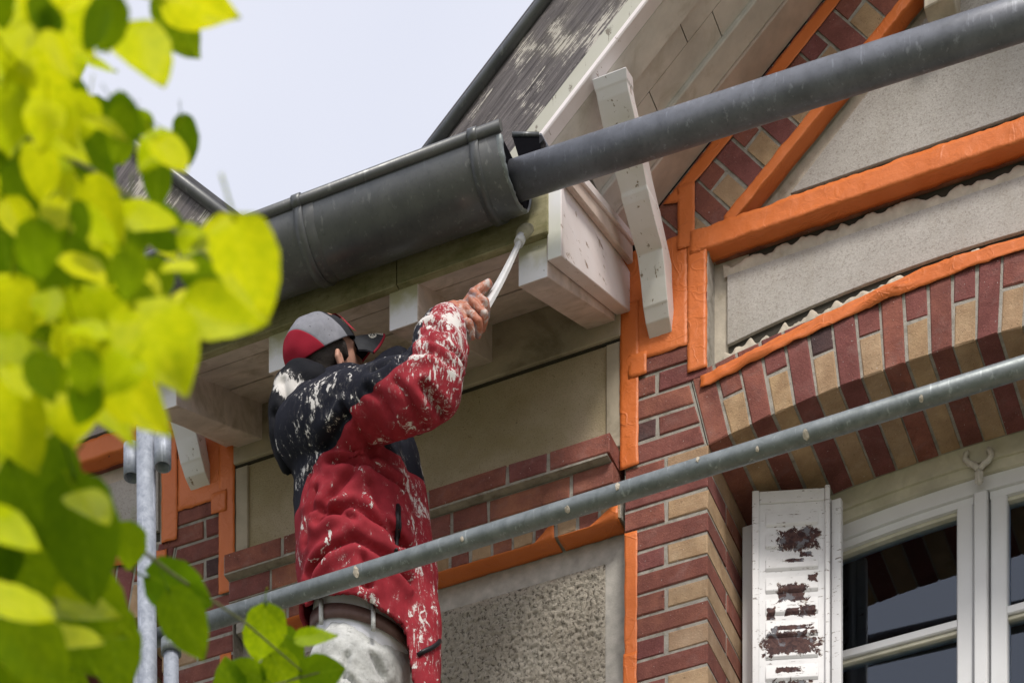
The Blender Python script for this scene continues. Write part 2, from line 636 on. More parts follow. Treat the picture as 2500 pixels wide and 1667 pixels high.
def m_tape():
    s = NT('orange_masking_tape')
    co = s.coord('World')
    n1 = s.noise(co, 35, 4, 0.6, 0.6)
    n2 = s.noise(co, 110, 4, 0.6, 0.4)
    n0 = s.noise(co, 6, 3, 0.5)
    c = s.mix(s.ramp(n0, [(0.3, 0), (0.7, 1)]), (0.62, 0.15, 0.028), (0.70, 0.195, 0.055))
    c = s.mix(s.ramp(n1, [(0.62, 0), (0.75, 0.35)]), c, (0.46, 0.09, 0.016))
    def crease(scale, lo, hi, seed):
        mp = s.n('ShaderNodeMapping')
        mp.inputs['Location'].default_value = (seed, seed * 2, 0)
        s.l(co, mp.inputs[0])
        f_ = s.noise(mp.outputs[0], scale, 2, 0.5, 0.8)
        return s.ramp(s.math('ABSOLUTE', s.math('SUBTRACT', f_, 0.5)), [(lo, 1.0), (hi, 0.0)])
    cr = s.math('MAXIMUM', crease(7, 0.0, 0.022, 1.0), s.math('MULTIPLY', crease(14, 0.0, 0.03, 5.0), 0.6))
    cr = s.math('MULTIPLY', cr, s.ramp(s.noise(co, 5, 2, 0.5), [(0.42, 0.0), (0.6, 1.0)]))
    h = s.math('ADD', s.math('ADD', s.math('MULTIPLY', n2, 0.25), n1), s.math('MULTIPLY', cr, 0.5))
    return s.set(c, 0.48, normal=s.bump(h, 0.42, 0.006), spec=0.4)


M['tape'] = m_tape()


def m_glass():
    s = NT('window_glass')
    g = s.n('ShaderNodeBsdfGlossy')
    g.inputs['Roughness'].default_value = 0.012
    g.inputs['Color'].default_value = (0.80, 0.88, 1.0, 1)
    t = s.n('ShaderNodeBsdfTransparent')
    t.inputs['Color'].default_value = (0.82, 0.85, 0.86, 1)
    fr = s.n('ShaderNodeFresnel')
    fr.inputs['IOR'].default_value = 1.85
    mx = s.n('ShaderNodeMixShader')
    s.l(fr.outputs[0], mx.inputs[0])
    s.l(t.outputs[0], mx.inputs[1])
    s.l(g.outputs[0], mx.inputs[2])
    s.l(mx.outputs[0], s.out.inputs[0])
    return s.m


M['glass'] = m_glass()

# ------------------------------------------------------------------ ground
gnd = box('ground', -120, 120, -120, 120, -0.3, 0.0, M['ground'])
gnd['kind'] = 'structure'

# ------------------------------------------------------------------ house
house = empty('house', (0, 0, 0))
tag(house, 'brick and render house with twin gables, white eaves and an arched window', 'house')
MIR = -1.74                                            # the two gables mirror about x = MIR / 2


def sx(x, side):
    return x if side > 0 else MIR - x


def sp(poly, side):
    return [(sx(p[0], side), p[1]) for p in poly]


TH = math.atan(0.845)
CT, ST = math.cos(TH), math.sin(TH)
Z0R, X0R = 7.428, -0.65                                # lower outer end of the verge


def set_rake(side):
    global CT, ST, Z0R
    th = math.atan(0.845 if side > 0 else 1.0)
    CT, ST = math.cos(th), math.sin(th)
    Z0R = 7.428 if side > 0 else 7.318


def rk(s, d):
    """rake frame: s up the slope, d below it -> (x, z)"""
    return (X0R + s * CT + d * ST, Z0R + s * ST - d * CT)


AC = (0.6765, 2.908)
AR = 3.9519
JC = (0.70, 3.98)                                      # centre the voussoir joints aim at


def arch_z(x, off=0.0):
    r = AR + off
    return AC[1] + math.sqrt(max(0, r * r - (x - AC[0]) ** 2))


def radial(x, off):
    """point at distance off outside the intrados, along the joint through intrados x"""
    z = arch_z(x)
    d = Vector((x - JC[0], z - JC[1])).normalized()
    return (x + d.x * off, z + d.y * off)


LOWOFF = lambda x: 0.288
CO = 0.0606                                            # brick course
MO = 0.0095                                            # mortar


def build_gable(side):
    G = slab('gable_wall', sp([(-0.245, 0.0), (-0.003, 0.0), (-0.003, 6.80), (-0.052, 7.0), (0.0, 7.0), (0.0, 7.36), (-0.245, 7.32)], side), 0.0035, 0.40, M['mortar'], house)
    # upper wall behind the panels, follows arch and gable
    top = [radial(x, 0.20) for x in np.linspace(0.0, 1.4, 15)]
    poly = [(-0.245, 7.30)] + [(0.0, 7.02)] + top[1:-1] + [(1.45, 7.0), (1.6, 7.3), (0.68, rk(1.74, 0.28)[1])]
    slab('wall', sp(poly, side), 0.058, 0.40, M['cream'], house)
    slab('wall', sp([(1.365, 0), (1.62, 0), (1.62, 7.4), (1.365, 6.9)], side), 0.0, 0.4, M['mortar'], house)
    # pier
    visible = 1 if side > 0 else 0
    kmax = 11
    for k in range(-11, kmax):
        zt = 6.680 - CO * k
        zb = zt - CO + MO
        xr = 0.0
        if 6.80 < zt - 0.01 < 7.02:
            xr_t, xr_b = -0.254 * (zt - 6.802) - 0.008, -0.254 * (zb - 6.802) - 0.008
        elif zt > 7.02:
            xr_t = xr_b = -0.004
        else:
            xr_t = xr_b = 0.0
        dep = 0.33 if (k >= -2) else 0.09
        if k % 2 == 0:
            m1 = M['dark'] if k in (-4,) else M['red']
            split = -0.117 if k > -3 else -0.143
            brick(sp([(-0.243, zb), (split - 0.011, zb), (split - 0.011, zt), (-0.243, zt)], side), 0, 0.08, m1, G)
            brick(sp([(split, zb), (xr_b, zb), (xr_t, zt), (split, zt)], side), 0, dep, M['yel'] if k > -3 else M['red'], G)
        else:
            d1 = 0.158 if k >= -1 else 0.09
            brick(sp([(-0.243, zb), (xr_b, zb), (xr_t, zt), (-0.243, zt)], side), 0, d1, M['red'], G)
            if k >= -1:
                brick(sp([(-0.1, zb), (xr_b, zb), (xr_t, zt), (-0.1, zt)], side), 0.170, dep, M['red'], G)
    # arch: mortar ring, then voussoirs
    n = 22
    xs = [0.0 + i * 0.0621 for i in range(n + 1)]
    ring = [radial(x, 0.003) for x in xs] + [radial(x, 0.214) for x in reversed(xs)]
    A = slab('arch', sp(ring, side), 0.003, 0.40, M['mortar'], house)
    for i in range(n):
        if side < 0 and i > 6:
            break
        a, b = xs[i] + MO * 0.42, xs[i + 1] - MO * 0.42
        if i % 2 == 0:
            brick(sp([radial(a, 0), radial(b, 0), radial(b, .213), radial(a, .213)], side), 0, 0.365, M['red'], A)
        else:
            h = 0.103 + random.uniform(-.004, .004)
            brick(sp([radial(a, 0), radial(b, 0), radial(b, h), radial(a, h)], side), 0, 0.365, M['yel'], A)
            brick(sp([radial(a, h + .009), radial(b, h + .009), radial(b, .213), radial(a, .213)], side), 0, 0.09,
                  M['dark'] if i == 5 else M['red'], A)
    # rake band of bricks
    d0, d1 = 0.268, 0.492
    band = [rk(0.40, d0), rk(1.76, d0), rk(1.76, d1), rk(0.44, d1)]
    R = slab('rake_band', sp(band, side), 0.0032, 0.06, M['mortar'], house)
    s = 0.36
    i = 0
    while s < 1.72 and (side > 0 or s < 0.9):
        a, b = s, s + 0.0635 - MO
        if i % 2 == 0:
            brick(sp([rk(a, d0), rk(b, d0), rk(b, d1), rk(a, d1)], side), 0, 0.05, M['red'], R)
        else:
            mid = (d0 + d1) / 2 - 0.012
            brick(sp([rk(a, d0), rk(b, d0), rk(b, mid), rk(a, mid)], side), 0, 0.05, M['red'], R)
            brick(sp([rk(a, mid + .01), rk(b, mid + .01), rk(b, d1), rk(a, d1)], side), 0, 0.05, M['yel'], R)
        s += 0.0635
        i += 1
    # stringer under the tape
    slab('string_course', sp([(-0.05, 7.337), (1.5, 7.337), (1.5, 7.393), (-0.05, 7.393)], side), 0.001, 0.07, M['red'], house)
    # triangular roughcast panel
    def q(u, v, Y=0.05):
        p = at(u, v, Y)
        return (p[0], p[2])
    a, b = q(1929.5, 472.5), q(2500, 283)
    a = (a[0], a[1] - 0.002)
    ap = q(2113, 237)
    sl = (ap[1] - a[1]) / (ap[0] - a[0])
    xt = 0.72
    slab('render_panel', sp([a, (1.35, a[1]), (xt + 0.2, a[1] + sl * (xt - a[0])), (xt, a[1] + sl * (xt - a[0]))], side), 0.047, 0.057, M['roughcast'], house, 0.001)
    slab('groove_shade', sp([(a[0] - .005, a[1] - 0.012), (1.35, a[1] - 0.012), (1.35, a[1] - 0.001), (a[0], a[1] - 0.001)], side), 0.0568, 0.0575, M['dirt_shade'], house)  # flat dark strip that paints in the shade of the groove
    # panel between arch and stringer
    zl = q(1776.5, 666)[1] - 0.010
    xl = q(1776.5, 666)[0]
    low = [(x, arch_z(x) + LOWOFF(x)) for x in np.linspace(xl, 1.3, 16)]
    slab('render_panel', sp(low + [(1.3, zl), (xl, zl)], side), 0.046, 0.057, M['roughcast'], house, 0.001)
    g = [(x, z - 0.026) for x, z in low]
    slab('groove_shade', sp(g + [(x, z + 0.001) for x, z in reversed(low)], side), 0.0566, 0.0575, M['dirt_shade'], house)  # groove shade painted as a flat strip along the arch
    return G


gable_R = build_gable(1)
set_rake(-1)
gable_L = build_gable(-1)
set_rake(1)

# ragged plaster left along the panel edges
def ragged(name, base, hmin, hmax, y0, y1, seed, step=0.0035, freq=48):
    """strip standing on the curve base (list of x,z) with a broken, lumpy upper edge"""
    P = resample(base, step)
    vs, fs = [], []
    n = len(P)
    for i, (x, z) in enumerate(P):
        a = noise.noise(Vector((x * freq, seed * 3.7, 0)))
        b = noise.noise(Vector((x * freq * 2.9, seed * 1.3, 5)))
        h = hmin + (hmax - hmin) * min(1, max(0, 0.5 + 0.85 * a + 0.13 * b))
        for t, yy in ((0, 0.0), (0.25, -.002), (0.5, -.003), (0.75, -.0025), (0.92, 0.001), (1.0, 0.006)):
            w = 0.004 * noise.noise(Vector((x * 70, t * 2.2 + seed, 1)))
            vs.append((x, y0 + yy + w, z + h * t))
        vs.append((x, y1, z + h))
    for i in range(n - 1):
        for q in range(6):
            fs.append((7 * i + q, 7 * i + q + 1, 7 * i + 8 + q, 7 * i + 7 + q))
    return mk(name, vs, fs, M['cream'], house, True)


ragged('ragged_plaster', [(0.03, 7.286), (1.3, 7.286)], 0.020, 0.050, 0.048, 0.060, 1, freq=27)
ragged('ragged_plaster', [(x, arch_z(x) + 0.232) for x in np.linspace(0.03, 1.3, 30)], 0.022, 0.050, 0.048, 0.060, 2, freq=42)
ragged('ragged_plaster', [(0.27, 7.385), (1.3, 7.385)], 0.010, 0.028, 0.048, 0.060, 3, freq=30)
box('gap_shade', 0.1, 1.3, 0.0565, 0.0575, 7.300, 7.336, M['dirt_shade'], house)  # flat dark strip: shade behind the ragged plaster put into colour

# ---- corbel stone at the very top right
p = at(2262, 45, -0.02)
slab('corbel', [(p[0], p[2] + .0), (p[0] + 0.075, p[2] + .012), (p[0] + 0.075, p[2] + .2), (p[0], p[2] + .2)], -0.05, 0.06, M['cream'], house, 0.003)

# ---- bay between the gables
BL, BR = -1.487, -0.2535
wall = box('wall', BL - .02, BR + .02, 0.062, 0.40, 0, 7.40, M['greyplaster'], house)
BAY = slab('frieze', [(BL, 6.84), (BR, 6.84), (BR, 7.168), (BL, 7.168)], 0.004, 0.062, M['frieze'], house)
box('grime_joint', BL, BR, -0.002, 0.01, 7.1690, 7.1738, M['dirt_shade'], house)
slab('cornice', [(BL, 7.174), (BR, 7.174), (BR, 7.36), (BL, 7.36)], -0.012, 0.062, M['concrete'], house, 0.003)
for x0, x1 in ((BR - 0.046, BR - 0.002), (BL + 0.002, BL + 0.046)):
    box('border_strip', x0, x1, -0.004, 0.01, 6.87, 7.166, M['concrete'], house, 0.003)
# corbelled brick band
mor1 = box('brick_band', BL + .006, BR - .014, -0.076, 0.05, 6.800, 6.8545, M['mortar'], house)
mor2 = box('brick_band', BL + .006, BR - .014, -0.0465, 0.05, 6.7365, 6.801, M['mortar'], house)
cuts1 = [-0.255, -0.443, -0.568, -0.8155, -0.932, -1.17, -1.285, -1.485]
for a, b in zip(cuts1[1:], cuts1[:-1]):
    brick([(a + .005, 6.806), (b - .005, 6.806), (b - .005, 6.858), (a + .005, 6.858)], -0.08, 0.04, M['red'], mor1)
cuts2 = [-0.255, -0.386, -0.638, -0.752, -0.99, -1.10, -1.34, -1.485]
for a, b in zip(cuts2[1:], cuts2[:-1]):
    brick([(a + .005, 6.738), (b - .005, 6.738), (b - .005, 6.797), (a + .005, 6.797)], -0.05, 0.04, M['red'], mor2)
sold = box('soldier_course', BL + .003, BR - .003, 0.0025, 0.062, 6.677, 6.735, M['mortar'], house)
i = 0
x = BR - 0.006
while x > BL + 0.05:
    brick([(x - 0.056, 6.675), (x, 6.675), (x, 6.736), (x - 0.056, 6.736)], -0.001, 0.05, M['yel'] if i % 2 == 0 else M['red'], sold)
    x -= 0.066
    i += 1
# pebbledash panel, real relief, with smooth cream margin in front of the wall
nx, nz = 330, 230
x0, x1, z0, z1 = BL + 0.07, BR - 0.072, 5.78, 6.603
X, Zg = np.meshgrid(np.linspace(x0, x1, nx), np.linspace(z0, z1, nz))
vs = []
for xx, zz in zip(X.ravel(), Zg.ravel()):
    h = noise.noise(Vector((xx * 75, 3.1, zz * 75))) + 0.6 * noise.noise(Vector((xx * 170, 8.1, zz * 170)))
    e = min(xx - x0, x1 - xx, z1 - zz)
    k = min(1, max(0, e / 0.02))
    vs.append((xx, 0.0605 - 0.0075 * max(0, min(1, .55 + h)) * k, zz))
fs = [(j * nx + i, j * nx + i + 1, (j + 1) * nx + i + 1, (j + 1) * nx + i) for j in range(nz - 1) for i in range(nx - 1)]
mk('render_panel', vs, fs, M['pebble'], house, True)

# ---- eaves: sloping soffit boards, rafter tails, fascia, gutter
EY0, EZ0, EY1, EZ1 = -0.50, 7.083, -0.012, 7.322       # soffit from fascia to wall
SL = (EZ1 - EZ0) / (EY1 - EY0)


def ez(y):
    return EZ0 + (y - EY0) * SL


nb = 5
for i in range(nb):
    ya = EY0 + (EY1 - EY0) * i / nb + 0.002
    yb = EY0 + (EY1 - EY0) * (i + 1) / nb - 0.002
    dz = random.uniform(-.002, .002)
    vs = [(x, y, ez(y) + dz + t) for x in (BL - .03, BR + .02) for y in (ya, yb) for t in (0, .016)]
    fs = [(0, 1, 3, 2), (4, 6, 7, 5), (0, 4, 5, 1), (2, 3, 7, 6), (0, 2, 6, 4), (1, 5, 7, 3)]
    o = mk('soffit_board', vs, fs, M['soffit'], house)


def rafter(xa, xb, mat_end=M['tailend']):
    H = 0.106
    prof = [(-0.503, ez(-0.503) - H), (-0.503, ez(-0.503) + .004), (-0.005, ez(-0.005) + .004), (-0.005, ez(-0.005) - H + .002)]
    n = 4
    vs = [(x, y, z) for x in (xa, xb) for (y, z) in prof]
    fs = [(0, 1, 2, 3), (7, 6, 5, 4), (0, 4, 5, 1), (1, 5, 6, 2), (2, 6, 7, 3), (3, 7, 4, 0)]
    o = mk('rafter_tail', vs, fs, M['soffit'], house)
    o.data.materials.append(mat_end)
    for p in o.data.polygons:
        if abs(p.normal.y) > 0.95 and p.center.y < -0.4:
            p.material_index = 1
    bevel(o, 0.002)
    return o


for xa, xb in ((-0.352, -0.268), (-0.729, -0.643), (-1.097, -1.011), (-1.472, -1.388)):
    rafter(xa, xb)

for xa, xb, dz in ((-1.60, -0.700, 0.0), (-0.697, -0.262, 0.001)):
    box('fascia_board', xa, xb, -0.521, -0.4985, EZ0 - 0.006 + dz, 7.20, M['fascia'], house, 0.0015)

GY, GZ, GR = -0.628, 7.192, 0.104
gut = None
seg = 28
for rr in (0,):
    vs, fs = [], []
    xs = np.linspace(-2.3, -0.305, 14)
    for x in xs:
        sag = 0.002 * math.sin(x * 3)
        for k in range(seg + 1):
            an = math.pi + math.pi * k / seg
            vs.append((x, GY + GR * math.cos(an), GZ + sag + GR * math.sin(an)))
    for i in range(len(xs) - 1):
        for k in range(seg):
            fs.append((i * (seg + 1) + k, i * (seg + 1) + k + 1, (i + 1) * (seg + 1) + k + 1, (i + 1) * (seg + 1) + k))
    gut = mk('gutter', vs, fs, M['gutter'], house, True)
    md = gut.modifiers.new('thickness', 'SOLIDIFY')
    md.thickness = 0.0025
    md.offset = 1
tube('gutter_bead', [(-2.3, GY - GR - .004, GZ + .004), (-0.3, GY - GR - .004, GZ + .004)], 0.0135, M['gutter'], gut)


def strap(x):
    vs, fs = [], []
    for q, rr in enumerate((GR + 0.0085, GR + 0.0015)):
        for k in range(25):
            an = math.pi * 0.985 + math.pi * 0.86 * k / 24
            for dx in (-0.0125, 0.0125):
                vs.append((x + dx, GY + rr * math.cos(an), GZ + rr * math.sin(an)))
    for k in range(24):
        a = 2 * k
        fs.append((a, a + 1, a + 3, a + 2))
        fs.append((a, a + 2, a + 52, a + 50))
        fs.append((a + 1, a + 51, a + 53, a + 3))
    o = mk('gutter_strap', vs, fs, M['gutter'], gut, True)
    b = tube('bead_clip', [(x - .0125, GY - GR - .004, GZ + .004), (x + .0125, GY - GR - .004, GZ + .004)], 0.0170, M['gutter'], gut)


for x in (-0.86,):                                     # lapped joint of two gutter lengths
    vs, fs = [], []
    for k in range(25):
        an = math.pi * 1.01 + math.pi * 0.9 * k / 24
        for dx, rr in ((-0.02, GR + .0032), (0.021, GR + .0038), (0.022, GR + .001)):
            vs.append((x + dx + .0015 * math.sin(k), GY + rr * math.cos(an), GZ + rr * math.sin(an)))
    for k in range(24):
        for q in (0, 1):
            fs.append((3 * k + q, 3 * k + q + 1, 3 * k + 4 + q, 3 * k + 3 + q))
    mk('gutter_joint', vs, fs, M['gutter'], gut, True)
for u, v in ((728, 522), (1158, 362)):
    strap(at(u, v, GY - GR)[0])
strap(-1.62)
# dark end plate (shade inside the gutter put into its colour) beside the last gutter length, turned towards the pipe
pa, pb = at(1250, 329, -0.60), None
pb = pa + 0.07 * RT
vs = [pa, pb, pb + [0.012, .004, -0.085], pa + [0.03, .012, -0.105]]
vs += [np.array(v) + 0.003 * FW for v in vs]
mk('gutter_stop_end', vs, [(0, 1, 2, 3), (4, 5, 6, 7), (0, 1, 5, 4), (1, 2, 6, 5), (2, 3, 7, 6), (3, 0, 4, 7)], M['gutter_shade'], gut)
tube('gutter_bead', [pa, pb], 0.006, M['gutter'], gut)
tube('gutter_bead', [pb + [0, 0, -.012], pb + [0.0, .02, -.012]], 0.011, M['black'], gut)
tube('gutter_rim', [pb + [0, .004, 0], pb + [.012, .13, -.01]], 0.007, M['pipe'], gut)

# zinc drain pipe running on from the gutter end in front of the gable
pl, pr = at(1272, 437, -0.628), at(2400, 75, -0.628)
dirp = (pr - pl) / np.linalg.norm(pr - pl)
pipe = tube('drain_pipe', [pl - dirp * 0.03, pl + dirp * 0.5, pl + dirp * 1.0, pr + dirp * 0.5], 0.0445, M['pipe'], house, 40)
vs, fs = [], []
for k in range(31):
    an = math.radians(188 + 118 * k / 30)
    rag = 0.004 * noise.noise(Vector((k * 0.7, 2.2, 0)))
    for dx, rr in ((-0.009, GR + .0030), (0.004 + rag, GR + .0042), (0.006 + rag, GR - .004)):
        vs.append((-0.305 + dx, GY + rr * math.cos(an), GZ + rr * math.sin(an)))
for k in range(30):
    for q in (0, 1):
        fs.append((3 * k + q, 3 * k + q + 1, 3 * k + 4 + q, 3 * k + 3 + q))
mk('sealant_edge', vs, fs, M['galv'], gut, True)
vs = [(-0.309, GY, GZ)] + [(-0.309, GY + (GR - .002) * math.cos(math.pi + math.pi * k / 20), GZ + (GR - .002) * math.sin(math.pi + math.pi * k / 20)) for k in range(21)]
mk('gutter_stop_end', vs, [(0, k, k + 1) for k in range(1, 21)], M['gutter_shade'], gut)  # half disc in the same painted gutter shade

# boxed end of the eaves by the gable: side board, moulding, lower plate
XE = -0.226


def eave_end(side):
    def pts(lst):
        return [(lst[i][0], lst[i][1]) for i in range(len(lst))]
    prof = [(-0.512, 7.098 - 0.088), (-0.512, 7.235), (-0.40, 7.30), (-0.006, 7.345), (-0.006, ez(-0.006) - 0.090)]
    def yzslab(name, prof, xa, xb, mat, bev=0.0):
        n = len(prof)
        vs = [(sx(xa, side), y, z) for y, z in prof] + [(sx(xb, side), y, z) for y, z in prof]
        fs = [tuple(range(n)), tuple(range(2 * n - 1, n - 1, -1))]
        for i in range(n):
            j = (i + 1) % n
            fs.append((i, i + n, j + n, j))
        o = mk(name, vs, fs, mat, house)
        if bev:
            bevel(o, bev)
        return o
    o = yzslab('eaves_side_board', prof, XE - 0.040, XE, M['whiteside'], 0.002)
    o.data.materials.append(M['whiteend'])
    for p in o.data.polygons:
        if p.normal.y < -0.9:
            p.material_index = 1
    # moulding along the head
    a = [(-0.505, 7.20), (-0.505, 7.238), (-0.03, 7.395), (-0.03, 7.345)]
    yzslab('eaves_moulding', a, XE + 0.0005, XE + 0.018, M['pink'], 0.003)
    a = [(-0.500, 7.236), (-0.500, 7.262), (-0.03, 7.42), (-0.03, 7.394)]
    yzslab('eaves_moulding', a, XE - 0.03, XE + 0.026, M['whiteside'], 0.003)


eave_end(1)
eave_end(-1)

# ---- verge of each gable: barge board, zinc edge, soffit boards, mouldings
def rslab(name, s0, s1, d0, d1, y0, y1, mat, side, bev=0.0):
    P = [rk(s0, d0), rk(s1, d0), rk(s1, d1), rk(s0, d1)]
    return slab(name, sp(P, side), y0, y1, mat, house, bev)


def verge(side):
    SM = 1.74
    rslab('barge_board', 0.02, SM, 0.006, 0.208, -0.462, -0.432, M['weathered'], side, 0.0015)
    rslab('barge_trim', 0.07, SM, 0.2085, 0.252, -0.466, -0.43, M['trim'], side, 0.002)
    rslab('barge_trim', 0.10, SM, 0.2525, 0.268, -0.474, -0.43, M['whiteside'], side, 0.003)
    a, b = rk(-0.01, -0.004), rk(SM, -0.004)
    o = tube('zinc_verge', [(sx(a[0], side), -0.468, a[1]), (sx(b[0], side), -0.468, b[1])], 0.0155, M['gutter'], house)
    # verge rafter underside, recessed boards, moulding, wall board
    rslab('verge_rafter', 0.16, SM, 0.20, 0.266, -0.4299, -0.335, M['verge'], side, 0.002)
    s = 0.22
    while s < SM:
        e = min(s + 0.232, SM)
        rslab('soffit_board', s + .0015, e - .0015, 0.225 + random.uniform(-.001, .001), 0.2495, -0.3345, -0.262, M['verge'], side)
        rslab('soffit_board', s + .0015 + .09, e - .0015 + .09, 0.225 + random.uniform(-.001, .001), 0.2485, -0.2595, -0.18, M['verge'], side)
        s += 0.232
    rslab('verge_moulding', 0.22, SM, 0.215, 0.262, -0.1795, -0.10, M['verge'], side, 0.003)
    rslab('wall_plate', 0.30, SM, 0.20, 0.268, -0.0995, 0.0, M['pink'], side, 0.002)
    rslab('gable_roof', -0.02, SM, -0.03, -0.0062, -0.47, 5.0, M['slate'], side)
    # far slope of the same gable (beyond the picture)
    P = [rk(SM, -0.03), (1.36 + 0.65 - X0R - .65 + .0, Z0R - 0.03), (1.98, Z0R - 0.03), (1.98, Z0R), rk(SM, -0.0062)]
    P = [(0.68, rk(SM, -.03)[1]), (2.0, Z0R + 0.03), (2.0, Z0R), (0.68, rk(SM, -.0062)[1])]
    slab('gable_roof', sp(P, side), -0.47, 5.0, M['slate'], house)


verge(1)
set_rake(-1)
verge(-1)
set_rake(1)
# main roof behind the gutter
vs = [(x, y, 7.27 + (y + 0.50) * 0.50 + t) for x in (-1.34, -0.42) for y in (-0.50, 0.8) for t in (0, 0.03)]
mk('main_roof', vs, [(0, 1, 3, 2), (4, 6, 7, 5), (0, 4, 5, 1), (2, 3, 7, 6), (0, 2, 6, 4), (1, 5, 7, 3)], M['slate'], house)
box('house_core', -4.0, 3.6, 2.6, 6.5, 0, 7.2, M['interior'], house)

# ---- brackets carrying the verges
def bracket(side):
    """S-shaped strut; arrises measured left / right, with their distance in front of the wall"""
    T = [((1448, 197), (1525, 160), -.505), ((1452, 217), (1530, 197), -.505), ((1455, 222), (1529, 200), -.486), ((1460, 248), (1533, 224), -.482),
         ((1467, 282), (1541, 258), -.470), ((1476, 326), (1552, 305), -.448), ((1488, 375), (1561, 358), -.420), ((1502, 420), (1569, 408), -.385),
         ((1516, 470), (1578, 455), -.345), ((1517, 482), (1580, 462), -.352), ((1522, 500), (1584, 484), -.335), ((1541, 569), (1601, 552), -.275),
         ((1557, 625), (1616, 606), -.225), ((1565, 690), (1623, 672), -.170), ((1571, 752), (1628, 732), -.118), ((1572, 757), (1629, 738), -.108),
         ((1577, 790), (1633, 775), -.075), ((1588, 832), (1640, 812), -.040)]
    vs, fs = [], []
    for l, r, y in T:
        mu, mv = (l[0] + r[0]) / 2, (l[1] + r[1]) / 2
        xt = -0.137 + 0.024 * (832 - mv) / 650
        c = atx(mu, mv, xt)
        hw = math.dist(l, r) / FPX * float(np.dot(c - CAM, FW)) / 2 * 1.05
        a, b = c - [hw, 0, 0], c + [hw, 0, 0]
        t = 0.05 + 0.055 * math.exp(-((mv - 500) / 130) ** 2)
        for p in (a, b, b + np.array([0, t, 0.012]), a + np.array([0, t, 0.012])):
            vs.append((sx(p[0], side), min(p[1], -0.002), p[2]))
    n = len(T)
    for i in range(n - 1):
        for q in range(4):
            fs.append((4 * i + q, 4 * i + (q + 1) % 4, 4 * i + 4 + (q + 1) % 4, 4 * i + 4 + q))
    fs += [(0, 1, 2, 3), (4 * n - 4, 4 * n - 3, 4 * n - 2, 4 * n - 1)]
    o = mk('bracket', vs, fs, M['whitewood'], house)
    o.data.materials.append(M['whiteside'])
    for p in o.data.polygons:
        if abs(p.normal.x) > 0.75:
            p.material_index = 1
    bevel(o, 0.0016)


bracket(1)
bracket(-1)

# ---- window
WY = 0.372
win = box('window', 0.02, 1.335, WY + .11, WY + .115, 5.0, 5.02, M['whiteframe'], house)     # sill line, out of sight


def arc_slab(name, o0, o1, xa, xb, y0, y1, mat, parent, n=18):
    xs = np.linspace(xa, xb, n)
    poly = [(x, arch_z(x, -o1)) for x in xs] + [(x, arch_z(x, -o0)) for x in xs[::-1]]
    return slab(name, poly, y0, y1, mat, parent)


def wz(u, v, Y):
    return at(u, v, Y)


arc_slab('head_moulding', -0.004, 0.050, 0.0, 1.353, WY, WY + .10, M['whitecream'], win)
arc_slab('head_moulding', 0.0505, 0.078, 0.0, 1.353, WY + .008, WY + .10, M['whitecream'], win)
arc_slab('head_frame', 0.0785, 0.118, 0.0, 1.353, WY + .020, WY + .10, M['whiteframe'], win)
GYp = WY + 0.058
gl = at(2050, 1500, GYp)[0]
gr_ = at(2341, 1500, GYp)[0]
ml = at(2380, 1500, GYp - .03)[0]
mr = at(2413, 1500, GYp - .03)[0]
g2 = at(2464, 1500, GYp)[0]
zg0 = at(2341, 1267, GYp)[2]
og = arch_z(gr_) - zg0                                   # drop of the glass head below the intrados
mid = (ml + mr) / 2
arc_slab('casement_rail', 0.1185, og - .010, gl - .08, ml - .004, WY + .030, WY + .09, M['whiteframe'], win)
arc_slab('glazing_bead', og - .0098, og, gl - .01, gr_ + .002, WY + .042, WY + .09, M['whitecream'], win)
arc_slab('casement_rail', 0.1185, og - .010, mr + .004, 2 * mid - gl + .08, WY + .030, WY + .09, M['whiteframe'], win)
arc_slab('glazing_bead', og - .0098, og, g2 - .002, 2 * mid - gl + .01, WY + .042, WY + .09, M['whitecream'], win)
box('centre_mullion', ml, mr, WY + .012, WY + .08, 5.0, arch_z(mid, -0.120), M['whiteframe'], win, 0.004)
zt = arch_z(gr_, -0.119)
for xa, xb in ((gr_, ml - .005), (mr + .005, g2), (gl - .08, gl), (2 * mid - gl, 2 * mid - gl + .08)):
    box('casement_stile', xa, xb, WY + .0305, WY + .088, 5.0, arch_z((xa + xb) / 2, -0.125), M['whiteframe'], win, 0.004)
for xa, xb in ((gl, gr_), (g2, 2 * mid - gl)):
    zb = at(2345, 1521, GYp)[2]
    box('glazing_bar', xa - .004, xb + .004, WY + .036, WY + .075, zb - 0.024, zb, M['whiteframe'], win, 0.003)
    box('glazing_bar', xa - .004, xb + .004, WY + .045, WY + .075, zb - 0.036, zb - 0.0245, M['whitecream'], win, 0.002)
    box('pane', xa - .006, xb + .006, GYp, GYp + .004, 5.02, zb - 0.03, M['glass'], win)
    xs_ = np.linspace(xa - .006, xb + .006, 8)
    slab('pane', [(xs_[0], zb - .01), (xs_[-1], zb - .01)] + [(x, arch_z(x, -og + .006)) for x in xs_[::-1]], GYp, GYp + .004, M['glass'], win)
